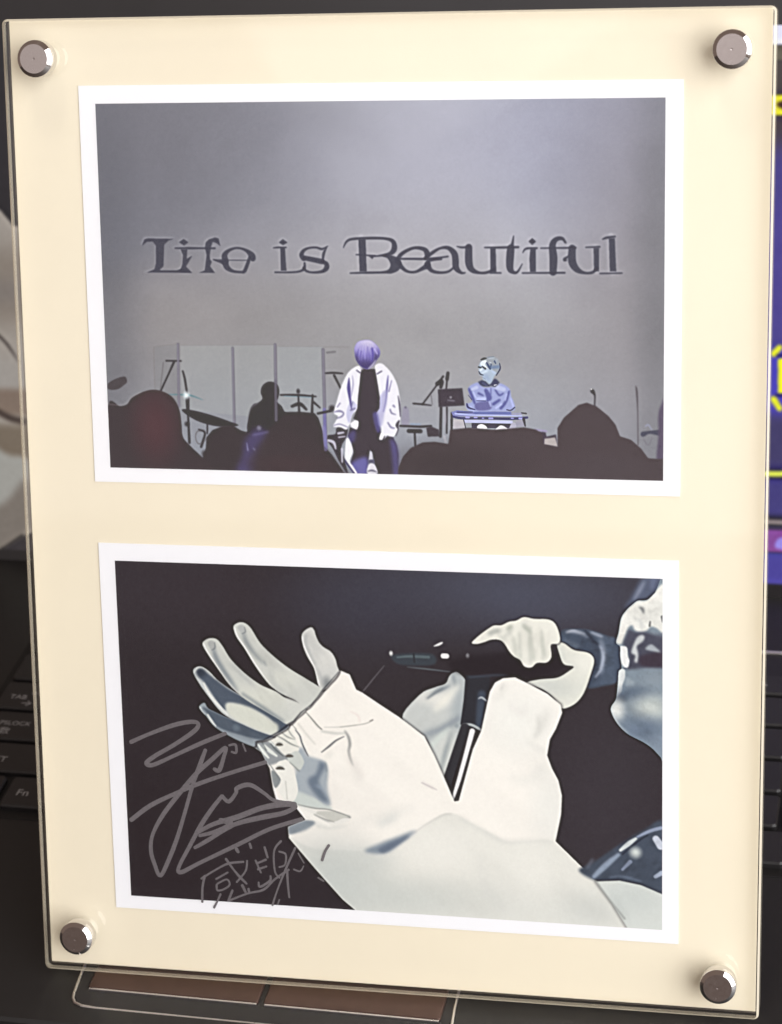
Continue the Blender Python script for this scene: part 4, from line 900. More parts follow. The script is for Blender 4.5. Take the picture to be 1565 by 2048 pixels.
 ('S',(222,223,215),10.8,0.7,1,[(873,352,5.7),(896,366,8.6),(913,377,5.1)]),
 ('N',0.014,170,60,35,5),
 ('C',None),
 ('P',(66,80,100),5.5,1.0,1,[(979,625),(1007,608),(1064,564),(1116,528),(1157,515),(1157,672),(1106,650),(1059,644),(1014,645)]),
 ('S',(140,160,186),4.3,0.9,1,[(1011,637,8.8),(1035,611,12.6),(1062,586,7.6)]),
 ('S',(204,214,216),2.0,1.0,1,[(1066,576,6.3),(1083,561,10.1),(1098,549,5.6)]),
 ('S',(134,150,180),2.3,1.0,1,[(1101,545,4.5),(1127,531,7.1),(1150,523,7.6)]),
 ('S',(36,44,62),2.0,0.8,1,[(1070,585,2.5),(1103,554,3.3),(1123,540,1.8)]),
 ('R',(206,216,212),1,1097,579,9,9),
 ('S',(132,148,178),2.6,0.9,1,[(1086,600,8.8),(1070,618,5.1)]),
 ('S',(190,200,218),2.6,1.0,1,[(1139,547,13.9),(1149,562,16.4)]),
 ('S',(152,168,194),2.6,1.0,1,[(1138,629,7.6),(1151,620,10.1)]),
 ('S',(96,114,140),3.9,0.7,1,[(1045,637,5.1),(1070,633,6.3),(1108,641,5.1)]),
 ('S',(120,136,160),4.9,0.6,1,[(997,619,6.3),(1008,600,5.1)]),
 ('C',1,[(979,625),(1007,608),(1064,564),(1116,528),(1157,515),(1157,672),(1106,650),(1059,644),(1014,645)]),
 ('N',0.08,26,18,140,12),
 ('C',None),
 ('S',(22,20,28),5.5,0.5,0,[(1014,647,5.3),(1064,642,5.3),(1108,649,5.3),(1157,668,5.3),(1157,753,5.3),(1087,756,5.3),(1049,693,5.3),(1014,647,5.3)]),
 ('P',(210,218,212),1.0,1.0,0,[(1014,647),(1064,642),(1108,649),(1157,668),(1157,753),(1087,756),(1049,693)]),
 ('C',0,[(1014,647),(1064,642),(1108,649),(1157,668),(1157,753),(1087,756),(1049,693)]),
 ('S',(168,180,178),16.0,0.7,1,[(1049,679,6.3),(1064,705,9.5),(1077,726,5.3)]),
 ('R',(196,206,202),0.6,1095,681,42,21),
 ('C',None),
 ('S',(150,156,152),2,0.6,1,[(1014,645,4.2),(1043,685,4.2),(1074,724,5.3)]),
 ('S',(22,20,28),2.3,0.55,1,[(172,314,8.6),(177,305,8.6),(185,302,8.6),(191,313,8.6),(206,321,8.6),(238,334,8.6),(271,345,8.6),(305,358,8.6),(333,366,8.6),(315,377,8.6),(294,382,8.6),(289,393,8.6),(259,383,8.6),(237,373,8.6),(205,354,8.6),(187,332,8.6),(172,314,8.6)]),
 ('S',(22,20,28),2.3,0.55,1,[(162,236,8.6),(167,226,8.6),(180,223,8.6),(196,232,8.6),(214,250,8.6),(238,267,8.6),(263,281,8.6),(293,297,8.6),(322,313,8.6),(367,341,8.6),(338,364,8.6),(330,367,8.6),(293,356,8.6),(266,345,8.6),(238,333,8.6),(217,318,8.6),(195,290,8.6),(175,262,8.6),(162,236,8.6)]),
 ('S',(22,20,28),2.3,0.55,1,[(185,175,8.6),(191,165,8.6),(203,160,8.6),(217,162,8.6),(229,176,8.6),(246,204,8.6),(275,233,8.6),(309,257,8.6),(341,270,8.6),(363,284,8.6),(405,301,8.6),(384,326,8.6),(366,341,8.6),(342,328,8.6),(307,308,8.6),(283,295,8.6),(258,277,8.6),(238,256,8.6),(219,229,8.6),(198,198,8.6),(185,175,8.6)]),
 ('S',(22,20,28),2.3,0.55,1,[(254,136,8.6),(258,128,8.6),(269,123,8.6),(281,125,8.6),(293,136,8.6),(312,167,8.6),(341,195,8.6),(373,219,8.6),(404,237,8.6),(434,254,8.6),(445,260,8.6),(425,286,8.6),(405,304,8.6),(383,287,8.6),(358,277,8.6),(341,267,8.6),(321,248,8.6),(298,216,8.6),(277,180,8.6),(260,155,8.6),(254,136,8.6)]),
 ('S',(22,20,28),2.3,0.55,1,[(401,147,8.6),(409,135,8.6),(422,128,8.6),(429,134,8.6),(432,145,8.6),(438,159,8.6),(447,169,8.6),(463,179,8.6),(472,193,8.6),(476,209,8.6),(479,220,8.6),(471,234,8.6),(459,247,8.6),(446,261,8.6),(439,260,8.6),(433,249,8.6),(430,233,8.6),(425,214,8.6),(412,192,8.6),(404,170,8.6),(401,147,8.6)]),
 ('P',(150,165,175),1.0,1.0,1,[(172,314),(177,305),(185,302),(191,313),(206,321),(238,334),(271,345),(305,358),(333,366),(315,377),(294,382),(289,393),(259,383),(237,373),(205,354),(187,332)]),
 ('C',1,[(172,314),(177,305),(185,302),(191,313),(206,321),(238,334),(271,345),(305,358),(333,366),(315,377),(294,382),(289,393),(259,383),(237,373),(205,354),(187,332)]),
 ('P',(80,96,114),3.4,1.0,1,[(179,312),(191,315),(213,324),(238,334),(271,345),(305,358),(333,366),(315,377),(285,375),(255,368),(225,360),(205,349),(189,325)]),
 ('S',(212,218,216),1.9,1.0,1,[(174,312,3.5),(178,321,2.5),(184,327,2.0)]),
 ('S',(214,220,216),1.9,1.0,1,[(190,328,4.0),(198,341,5.5),(207,352,2.5)]),
 ('R',(110,130,146),0.7,252,353,6,6),
 ('S',(130,146,158),3.8,0.6,1,[(212,356,2.5),(242,370,3.5),(285,378,5.0)]),
 ('N',0.03,40,20,50,25),
 ('C',None),
 ('P',(196,204,204),1.0,1.0,1,[(162,236),(167,226),(180,223),(196,232),(214,250),(238,267),(263,281),(293,297),(322,313),(367,341),(338,364),(330,367),(293,356),(266,345),(238,333),(217,318),(195,290),(175,262)]),
 ('C',1,[(162,236),(167,226),(180,223),(196,232),(214,250),(238,267),(263,281),(293,297),(322,313),(367,341),(338,364),(330,367),(293,356),(266,345),(238,333),(217,318),(195,290),(175,262)]),
 ('P',(78,94,114),3.8,1.0,1,[(170,234),(179,228),(191,235),(214,252),(238,269),(263,282),(293,299),(322,315),(367,342),(343,360),(329,333),(292,312),(257,302),(235,301),(231,317),(219,309),(202,283),(187,259),(175,247)]),
 ('R',(40,50,66),0.7,179,236,9,8),
 ('P',(216,221,206),4.8,1.0,1,[(231,302),(252,300),(282,307),(307,320),(329,334),(344,344),(338,365),(305,359),(271,345),(246,333),(233,320)]),
 ('S',(222,226,222),2.4,1.0,1,[(184,259,3.5),(195,281,5.5),(214,305,6.0),(234,325,4.0)]),
 ('S',(206,212,208),1.9,1.0,1,[(164,236,2.5),(172,226,2.5),(182,224,2.3),(199,235,3.0),(211,249,1.5)]),
 ('N',0.03,40,20,50,24),
 ('C',None),
 ('P',(205,210,202),1.0,1.0,1,[(185,175),(191,165),(203,160),(217,162),(229,176),(246,204),(275,233),(309,257),(341,270),(363,284),(405,301),(384,326),(366,341),(342,328),(307,308),(283,295),(258,277),(238,256),(219,229),(198,198)]),
 ('C',1,[(185,175),(191,165),(203,160),(217,162),(229,176),(246,204),(275,233),(309,257),(341,270),(363,284),(405,301),(384,326),(366,341),(342,328),(307,308),(283,295),(258,277),(238,256),(219,229),(198,198)]),
 ('R',(218,222,208),0.8,308,283,50,22),
 ('S',(96,112,128),7.7,0.85,1,[(208,180,3.5),(212,198,7.6),(223,220,7.6),(242,249,6.6),(258,274,3.0)]),
 ('S',(226,229,226),2.4,1.0,1,[(188,174,4.0),(196,193,4.5),(210,215,4.5),(234,252,4.0),(256,276,2.0)]),
 ('S',(150,160,164),7.7,0.45,1,[(246,214,5.0),(275,242,7.6),(294,259,4.0)]),
 ('S',(112,128,138),5.7,0.75,1,[(268,278,5.0),(293,294,6.0),(322,313,7.6),(356,334,5.0)]),
 ('P',(176,182,180),1.9,1.0,1,[(197,172),(203,165),(211,168),(211,180),(204,185)]),
 ('S',(110,120,128),1.9,0.8,1,[(212,169,1.5),(212,181,3.0),(205,186,1.5)]),
 ('N',0.03,40,20,50,23),
 ('C',None),
 ('P',(205,210,202),1.0,1.0,1,[(254,136),(258,128),(269,123),(281,125),(293,136),(312,167),(341,195),(373,219),(404,237),(434,254),(445,260),(425,286),(405,304),(383,287),(358,277),(341,267),(321,248),(298,216),(277,180),(260,155)]),
 ('C',1,[(254,136),(258,128),(269,123),(281,125),(293,136),(312,167),(341,195),(373,219),(404,237),(434,254),(445,260),(425,286),(405,304),(383,287),(358,277),(341,267),(321,248),(298,216),(277,180),(260,155)]),
 ('S',(110,122,132),7.7,0.8,1,[(275,143,3.5),(281,165,7.6),(297,189,6.0),(318,211,3.0)]),
 ('S',(226,229,226),2.4,1.0,1,[(257,136,3.0),(262,153,4.5),(277,177,4.5),(301,216,4.0),(334,262,2.0)]),
 ('R',(216,220,208),0.7,359,241,30,15),
 ('S',(140,150,156),3.8,0.7,1,[(318,206,3.0),(322,215,2.5)]),
 ('S',(150,158,160),8.6,0.5,1,[(330,227,5.0),(339,257,6.6),(359,271,4.5)]),
 ('P',(182,188,186),1.9,1.0,1,[(263,136),(268,129),(276,130),(279,140),(273,147)]),
 ('S',(116,126,132),1.9,0.8,1,[(278,133,1.5),(280,143,2.5),(273,148,2.0)]),
 ('S',(108,120,126),2.4,0.85,1,[(341,270,2.5),(353,276,3.5),(362,281,1.3)]),
 ('S',(168,174,170),5.7,0.7,1,[(366,276,3.5),(378,285,5.0),(388,292,2.5)]),
 ('N',0.03,40,20,50,22),
 ('C',None),
 ('P',(214,218,210),5.2,0.8,1,[(359,283),(383,287),(410,296),(425,286),(407,304),(384,326),(372,323),(365,303)]),
 ('P',(208,211,206),1.0,1.0,1,[(401,147),(409,135),(422,128),(429,134),(432,145),(438,159),(447,169),(463,179),(472,193),(476,209),(479,220),(471,234),(459,247),(446,261),(439,260),(433,249),(430,233),(425,214),(412,192),(404,170)]),
 ('C',1,[(401,147),(409,135),(422,128),(429,134),(432,145),(438,159),(447,169),(463,179),(472,193),(476,209),(479,220),(471,234),(459,247),(446,261),(439,260),(433,249),(430,233),(425,214),(412,192),(404,170)]),
 ('S',(150,158,160),4.8,0.7,1,[(412,142,2.5),(409,160,4.0),(416,184,4.5),(428,208,3.5)]),
 ('S',(232,234,230),1.9,1.0,1,[(403,150,3.5),(405,167,3.5),(418,196,3.5),(427,218,3.0),(435,253,4.0)]),
 ('R',(120,128,132),0.8,452,247,8,11),
 ('S',(170,176,176),5.7,0.7,1,[(430,213,3.0),(439,233,5.5),(444,247,3.5)]),
 ('R',(220,222,214),0.6,452,197,15,15),
 ('N',0.03,40,20,50,21),
 ('C',None),
 ('S',(34,34,44),1.0,0.65,0,[(478,222,1.3),(459,244,2.3),(443,262,2.8),(430,280,1.3),(417,296,2.8),(407,303,1.3),(394,314,3.0),(378,333,3.0),(366,341,4.5),(346,357,3.0),(333,365,3.5),(310,378,2.5),(292,382,1.0)]),
 ('P',(84,98,128),6.7,0.9,1,[(1075,65),(1087,42),(1098,21),(1105,7),(1123,-5),(1162,-7),(1162,11),(1123,41),(1095,52)]),
 ('S',(136,148,176),6.2,0.8,1,[(1115,7,3.9),(1107,23,7.9),(1095,44,3.9)]),
 ('S',(104,118,160),6.2,0.6,1,[(1134,4,9.9),(1131,18,7.9)]),
 ('S',(22,20,28),3.1,0.6,0,[(1058,135,5.1),(1063,114,5.1),(1068,85,5.1),(1078,68,5.1),(1092,54,5.1),(1103,46,5.1),(1121,44,5.1),(1136,30,5.1),(1162,7,5.1),(1162,386,5.1),(1149,373,5.1),(1132,355,5.1),(1113,342,5.1),(1081,326,5.1),(1060,305,5.1),(1048,282,5.1),(1048,270,5.1),(1057,255,5.1),(1060,238,5.1),(1062,211,5.1),(1063,195,5.1),(1069,189,5.1),(1068,178,5.1),(1066,162,5.1),(1066,144,5.1)]),
 ('P',(122,142,158),0.8,1.0,1,[(1058,135),(1063,114),(1068,85),(1078,68),(1092,54),(1103,46),(1121,44),(1136,30),(1162,7),(1162,386),(1149,373),(1132,355),(1113,342),(1081,326),(1060,305),(1048,282),(1048,270),(1057,255),(1060,238),(1062,211),(1063,195),(1069,189),(1068,178),(1066,162),(1066,144)]),
 ('C',1,[(1058,135),(1063,114),(1068,85),(1078,68),(1092,54),(1103,46),(1121,44),(1136,30),(1162,7),(1162,386),(1149,373),(1132,355),(1113,342),(1081,326),(1060,305),(1048,282),(1048,270),(1057,255),(1060,238),(1062,211),(1063,195),(1069,189),(1068,178),(1066,162),(1066,144)]),
 ('P',(230,232,224),3.0,1.0,1,[(1058,135),(1063,114),(1068,85),(1078,68),(1092,54),(1103,46),(1121,44),(1162,7),(1162,110),(1140,102),(1129,99),(1121,107),(1111,112),(1097,109),(1091,98),(1083,103),(1076,121),(1070,137)]),
 ('S',(84,90,98),3.7,0.8,1,[(1105,60,2.0),(1111,63,5.9),(1114,71,2.8)]),
 ('S',(84,86,90),2.2,0.85,1,[(1127,89,2.8),(1126,98,3.9)]),
 ('S',(70,74,80),2.2,0.85,1,[(1151,78,5.1),(1152,88,2.8)]),
 ('S',(176,182,180),6.0,0.7,1,[(1095,84,2.4),(1107,88,4.7),(1111,104,3.9)]),
 ('S',(206,208,200),6.0,0.6,1,[(1123,69,5.9),(1142,62,3.9)]),
 ('P',(72,76,96),5.2,1.0,1,[(1072,138),(1078,121),(1085,107),(1097,112),(1119,111),(1135,115),(1162,122),(1162,180),(1123,184),(1079,190),(1084,174),(1081,149)]),
 ('P',(200,208,210),3.4,0.95,1,[(1089,155),(1093,139),(1101,122),(1111,117),(1116,122),(1111,132),(1100,141),(1103,157),(1101,175),(1095,172),(1097,161)]),
 ('P',(176,188,196),3.4,0.9,1,[(1117,146),(1129,136),(1142,145),(1148,153),(1135,151)]),
 ('P',(62,52,68),6.0,0.9,1,[(1107,163),(1127,155),(1162,154),(1162,179),(1111,182)]),
 ('S',(126,138,156),6.7,0.7,1,[(1131,111,3.9),(1152,118,3.9)]),
 ('P',(230,234,232),1.9,1.0,1,[(1066,145),(1072,142),(1080,145),(1082,162),(1085,172),(1082,186),(1074,185),(1068,174)]),
 ('S',(60,64,80),2.2,0.9,1,[(1069,189,1.6),(1077,189,2.0)]),
 ('P',(212,220,220),2.6,1.0,1,[(1063,196),(1069,189),(1076,193),(1076,209),(1071,223),(1069,238),(1059,248),(1060,224)]),
 ('P',(150,168,180),5.2,0.7,1,[(1077,207),(1087,210),(1095,216),(1091,227),(1077,225)]),
 ('R',(84,104,128),0.85,1095,240,27,11),
 ('R',(70,84,104),0.8,1067,250,11,7),
 ('R',(196,206,200),0.95,1130,269,29,21),
 ('R',(96,118,146),0.8,1110,315,37,21),
 ('R',(140,158,172),0.7,1142,207,23,13),
 ('R',(226,231,226),1,1058,275,13,17),
 ('S',(200,210,212),3.0,0.8,1,[(1052,290,3.9),(1063,308,3.2),(1081,324,1.6)]),
 ('R',(130,152,178),0.6,1142,347,15,17),
 ('N',0.05,40,24,20,41),
 ('N',0.025,9,7,70,42),
 ('C',None),
]
INK = [
 [(16,397,9.0),(60,376,8.0),(115,354,9.7),(154,345,9.4),(169,350,8.7),(157,367,9.9),(113,398,8.9),(69,425,9.4),(49,442,10.0),(64,445,9.3),(112,422,8.1),(170,393,9.4),(228,367,8.5)],
 [(182,406,8.1),(168,441,9.8),(152,481,8.6),(131,546,8.1),(111,605,9.1),(91,653,9.5),(69,694,8.7),(57,669,9.0),(50,637,8.9),(56,601,7.9),(81,556,9.5),(119,507,9.9),(160,459,9.8),(197,425,10.0),(227,398,8.0),(222,420,8.3),(211,449,10.0),(200,447,8.2)],
 [(8,572,9.9),(53,537,10.0),(108,508,8.9),(166,481,9.3),(238,453,8.5),(314,426,8.9)],
 [(215,506,8.0),(192,535,9.2),(166,573,9.8),(139,621,8.7),(111,673,8.0),(117,683,9.8),(158,660,8.3),(246,613,9.1),(318,574,8.8),(389,548,9.5)],
 [(215,506,8.0),(229,518,8.8),(246,498,7.9),(249,487,9.7),(277,478,10.0),(307,494,8.2),(331,510,8.0),(376,515,9.2)],
 [(157,591,8.3),(194,570,9.7),(248,551,12.0),(302,528,11.7),(355,516,13.6),(376,520,10.2),(351,536,10.3),(301,549,11.7),(248,565,9.9),(219,581,8.4),(175,610,9.1),(149,626,7.2)],
 [(209,560,9.6),(233,569,14.0),(197,587,9.5),(161,598,7.2)],
 [(235,393,4.9),(249,391,5.6),(250,408,5.4),(240,407,4.8)],
 [(265,388,3.8),(271,404,3.9)],
 [(242,623,7.9),(246,630,6.9)],
 [(272,609,5.3),(275,619,5.8)],
 [(161,695,4.9),(194,673,4.2),(223,657,5.2),(257,651,5.0)],
 [(169,688,5.6),(163,714,5.0),(161,748,5.5)],
 [(218,647,6.0),(235,671,4.8),(248,686,6.0),(262,700,4.8)],
 [(265,648,4.6),(261,671,4.2),(240,698,4.2)],
 [(194,694,4.5),(221,677,4.3)],
 [(195,706,4.8),(196,719,4.5),(210,716,4.3),(224,705,4.3),(218,693,4.0),(197,704,4.2)],
 [(203,727,4.6),(195,744,4.5),(187,759,5.4)],
 [(230,717,5.2),(220,741,5.1)],
 [(252,704,6.4),(259,719,5.8)],
 [(266,711,5.5),(267,721,5.2)],
 [(286,653,4.2),(307,643,5.2)],
 [(288,666,4.7),(308,658,4.4)],
 [(305,615,5.2),(311,638,5.0)],
 [(284,646,4.8),(295,673,4.0)],
 [(289,695,4.1),(292,705,5.2),(314,690,5.1),(316,679,4.4)],
 [(342,599,5.2),(326,622,4.3),(326,667,4.2),(336,682,4.2)],
 [(337,623,4.3),(351,628,4.6),(349,651,3.9),(336,658,4.1)],
 [(373,612,4.8),(350,662,4.7),(330,710,3.8),(318,745,4.7)],
 [(353,665,5.2),(354,698,5.0),(356,725,4.1)],
 [(219,742,4.7),(263,722,4.5),(299,711,5.2),(325,686,4.6),(357,662,5.1)],
 [(447,602,6.0),(438,617,5.7),(431,637,6.0)],
 [(379,624,3.4),(391,645,3.3)],
 [(368,661,4.4),(382,664,3.6),(390,652,2.9)],
 [(421,676,4.0),(433,683,4.4)],
 [(334,731,3.7),(330,741,3.1)],
]

def srgb_lin(v):
    v = v / 255.0
    return np.where(v <= .04045, v / 12.92, ((v + .055) / 1.055) ** 2.4)

def lin_srgb(v):
    return np.where(v <= .0031308, v * 12.92, 1.055 * np.power(np.maximum(v, 1e-6), 1 / 2.4) - .055)

def picture(name, ops, w, h, seed, gain=1.0, off=0.0, grey=0.0):
    im = paint(ops, w, h, seed)
    im += (im.mean(2, keepdims=True) - im) * grey
    im = lin_srgb(np.clip((srgb_lin(im) - off) * gain, .004, .93))
    px = np.ones((h, w, 4), np.float32)
    px[..., :3] = im[::-1]
    I = bpy.data.images.new(name, w, h)
    I.pixels.foreach_set(px.ravel())
    I.update()
    I.pack()
    return I

# ------------------------------------------------------------------ the picture frame
TILT = math.radians(19.5)
FM = Matrix(((1, 0, 0, 0), (0, math.sin(TILT), -math.cos(TILT), 0), (0, math.cos(TILT), math.sin(TILT), 0), (0, 0, 0, 1)))
FW, FH = 193.6, 254.69
frame = thing("photo_stand", "clear acrylic photo frame with cream mat and four chrome screws, standing on the open laptop", "photo frame", FM)
obj("front_plate", mesh(prism(rrect(0, 0, FW, FH, 1.4, 4), -3.0, 0, .55, (0, 1, 2, 0)), "front_plate", M_ACR, M_RIM, M_EDGE), frame)
obj("back_plate", mesh(prism(rrect(0, 0, FW, FH, 1.4, 4), -7.0, -4.0, .4, (0, 0, 1, 0)), "back_plate", M_ACR, M_EDGE), frame)
obj("mat_board", mesh(prism([(.75, .9), (FW - 1.0, .9), (FW - 1.0, FH - .4), (.75, FH - .4)], -3.95, -3.6), "mat_board", M_MAT), frame)
cap = mesh(lathe([(0, 4.44), (.3, 4.5), (3.62, 4.5), (4.56, 3.72), (4.64, 3.55), (4.64, .3), (4.5, .02)], 64, (1, 1, 0, 0, 0, 0), (2,)), "screw_head", M_CHROME, M_BRUSH)
shank = mesh(lathe([(4.3, .3), (2.4, -.05), (2.4, -9.0), (4.3, -9.2), (4.3, -10.5), (0, -10.5)], 32), "shank", M_CHROME)
for x, y in ((9.95, 244.8), (183.5, 244.7), (10.7, 10.95), (183.35, 9.96)):
    s = obj("screw", cap, frame, (x * MM, y * MM, 0.00002))
    obj("shank", shank, s)
obj("easel_leg", mesh(tube([(97, 150, -7.5), (97, 120, -40), (97, 28, -72)], 3), "easel_leg", M_CHROME, smooth=True), frame)

# ------------------------------------------------------------------ the two prints behind the acrylic
def print_thing(label, paper, inner, img, ink=None):
    t = thing("photo_print", label, "photo print", FM @ Matrix.Translation((paper[3][0] * MM, paper[3][1] * MM, 0)))
    t["group"] = "photo prints under the acrylic"
    ox, oy = paper[3]
    rel = lambda q: [(a - ox, b - oy) for a, b in (q[3], q[2], q[1], q[0])]
    obj("paper", mesh(sheet(rel(paper), -3.35, .22), "paper", M_PAPER), t)
    obj("printed_picture", mesh(sheet(rel(inner), -3.31, .03), "printed_picture", image_mat("print_ink", img)), t)
    if ink:
        tl, tr, br, bl = [np.array(q) - np.array((ox, oy)) for q in inner]
        bm = bmesh.new()
        z, dz = -3.29, .004
        for st in ink:
            p = catmull(np.array(st, float), False, 6)
            d = np.gradient(p[:, :2], axis=0)
            d /= np.maximum(np.linalg.norm(d, axis=1), 1e-6)[:, None]
            nrm = np.c_[-d[:, 1], d[:, 0]]
            prof = [(p[0, :2] - d[0] * p[0, 2] * .35, nrm[0], p[0, 2] * .55)] + [(a[:2], b, a[2]) for a, b in zip(p, nrm)] + [(p[-1, :2] + d[-1] * p[-1, 2] * .35, nrm[-1], p[-1, 2] * .5)]
            last = None
            for k, (c, nn, w) in enumerate(prof):
                pr = []
                for s in (-.5, .5):
                    u, v = (c + nn * w * s) / (1152, 744)
                    q = (tl * (1 - u) + tr * u) * (1 - v) + (bl * (1 - u) + br * u) * v
                    pr.append(bm.verts.new((q[0] * MM, q[1] * MM, (z + k * .0006) * MM)))
                if last:
                    bm.faces.new((last[0], last[1], pr[1], pr[0]))
                last = pr
            z += dz
        bmesh.ops.recalc_face_normals(bm, faces=bm.faces)
        obj("signature", mesh(bm, "signature", M_INK), t)
    return t

GAIN = .84
print_thing("upper photo print with a white border, a stage under the words Life is Beautiful",
            [(18.6, 237.95), (171.6, 237.85), (171.75, 135.85), (18.9, 135.8)], [(23.0, 233.4), (167.35, 233.55), (167.6, 139.7), (23.3, 139.65)],
            picture("stage_print", PRINT_STAGE, 1152, 748, 1, 1.06, .030, .05))
print_thing("lower photo print, white bordered, of a hand in a white sleeve, signed in silver marker",
            [(19.1, 119.4), (171.6, 119.5), (172.6, 18.0), (20.1, 17.9)], [(23.5, 114.7), (167.7, 114.7), (168.4, 21.6), (24.5, 21.55)],
            picture("hands_print", PRINT_HANDS, 1152, 744, 2, .94, .014, .28), INK)

# ------------------------------------------------------------------ the laptop
LM = Matrix.Translation((60 * MM, 0, -2.37 * MM)) @ Matrix.Rotation(math.radians(-1.5), 4, 'Z')
lap = thing("laptop", "open black laptop with a lit screen and black keyboard, behind and under the photo frame", "laptop", LM)
X0, X1 = -172, 196
deck = obj("deck", mesh(prism(rrect(X0, -19.6, X1, 220, 9, 6), -22, 0, .9), "deck", M_DECK), lap)
obj("trim_strip", mesh(prism([(20, 173.5), (X1 - 20, 173.5), (X1 - 20, 175.0), (20, 175.0)], .02, .5, .2), "trim_strip", M_SILVER), deck)
obj("keyboard_well", mesh(prism(rrect(-124, 63.6, 168, 161, 2, 3), .01, .25, .1), "keyboard_well", M_WELL), deck)

U = 17.0
def text_mesh(s, size, shear=.0):
    c = bpy.data.curves.new("legend", 'FONT')
    c.body = s
    c.size = size * MM
    c.shear = shear
    c.extrude = .00003
    o = bpy.data.objects.new("legend", c)
    COL.objects.link(o)
    dg = bpy.context.evaluated_depsgraph_get()
    me = bpy.data.meshes.new_from_object(o.evaluated_get(dg))
    COL.objects.unlink(o)
    bpy.data.objects.remove(o)
    me.materials.clear()
    me.materials.append(M_LEG)
    return me
key_me = {}
def key(x, y, w, legends=(), d=14.5):
    k = (round(w, 1), d)
    if k not in key_me:
        key_me[k] = mesh(prism(rrect(0, 0, w, d, 1.3, 3), .26, 2.2, .55), "key", M_KEY)
    o = obj("key", key_me[k], lap, (x * MM, y * MM, 0))
    for s, lx, ly, sz in legends:
        obj("legend", text_mesh(s, sz), o, ((lx - x) * MM, (ly - y) * MM, .00226))
ROWS = [
    (149.0, [1] * 17, [("ESC", 3, 8, 2.6)] + [("F%d" % i, 3, 8, 2.6) for i in range(1, 13)] + [("INS", 3, 8, 2.6), ("DEL", 3, 8, 2.6), None, None], 10.0),
    (132.7, [1] * 15 + [1, 1], list("`1234567890-=\\") + ["BS", "7", "8"], 14.5),
    (116.4, [1.5] + [1] * 12 + [1.5, 1, 1], ["TAB"] + list("QWERTYUIOP[]") + ["ENTER", "4", "5"], 14.5),
    (100.05, [1.75] + [1] * 11 + [2.25, 1, 1], ["CAPSLOCK"] + list("ASDFGHJKL;'") + ["ENTER", "1", "2"], 14.5),
    (83.7, [2.25] + [1] * 10 + [2.75, 1, 1], ["SHIFT"] + list("ZXCVBNM,./") + ["SHIFT", "\u2191", "0"], 14.5),
    (67.15, [1.2, 1, 1.2, 6, 1.2, 1.2, 1.2, 1.2, 1, 1, 1], ["CTRL", "Fn", "ALT", "", "ALT", "FN", "CTRL", "\u2190", "\u2193", "\u2192", "."], 14.5),
]
for y, ws, names, d in ROWS:
    x = -121.0
    for w, nm in zip(ws, names):
        kw = w * U - 2.0
        lg = []
        if isinstance(nm, tuple):
            lg = [(nm[0], x + 2.2, y + 4, 2.6)]
        elif nm == "TAB":
            lg = [("TAB", -117.5, 121.3, 3.2), ("\u2192", -112.9, 117.7, 4.6), ("\u2190", -111.2, 123.4, 4.0)]
        elif nm == "CAPSLOCK":
            lg = [("CAPSLOCK", -119.6, 107.2, 2.9), ("\u82f1\u6570", -118.2, 102.6, 3.8)]
        elif nm == "SHIFT" and x < 0:
            lg = [("SHIFT", -115.6, 88.2, 3.8)]
        elif nm == "Fn":
            lg = [("Fn", -96.9, 72.2, 4.4)]
        elif nm:
            lg = [(nm, x + 3.0, y + (8.0 if len(nm) == 1 else 6), 4.6 if len(nm) == 1 else 3.0)]
        key(x, y, kw, lg, d)
        x += w * U

pad = obj("touchpad", mesh(prism([(-49.4, -8), (-47.6, -11), (-45.5, -11.9), (51.5, -11.9), (53.6, -11), (54.8, -8), (52.8, 46), (-52.6, 46)], .01, .2, .1), "touchpad", M_PAD), lap)
obj("touchpad_rim", mesh(tube([(-52.9, 46, .2), (-50.3, 0, .2), (-49.7, -7.6, .2), (-49.3, -9.6, .2), (-48.2, -11.2, .2), (-46, -12.0, .05), (-42, -12.1, -.22), (3, -12.15, -.3), (47, -12.1, -.22), (51.5, -12.0, .05), (53.6, -11.2, .2), (54.8, -9.6, .2), (55.0, -7.6, .2), (54.4, 0, .2), (53.0, 46, .2)], .42), "touchpad_rim", M_SILVER, smooth=True), pad)
for x0, x1 in ((-46.3, 1.7), (3.3, 51.6)):
    bt = mesh(prism(rrect(x0, -5.4, x1, 8, .5, 2), .21, 1.0, .25), "touchpad_button", M_BTN)
    b = obj("touchpad_button", bt, pad)
    obj("highlight_strip", mesh(prism([(x0 + .3, -5.95), (x1 - .3, -5.95), (x1 - .3, -5.42), (x0 + .3, -5.42)], .21, .8, .15), "highlight_strip", M_SILVER), b)  # bright bar added in place of the highlight along the button's bevel

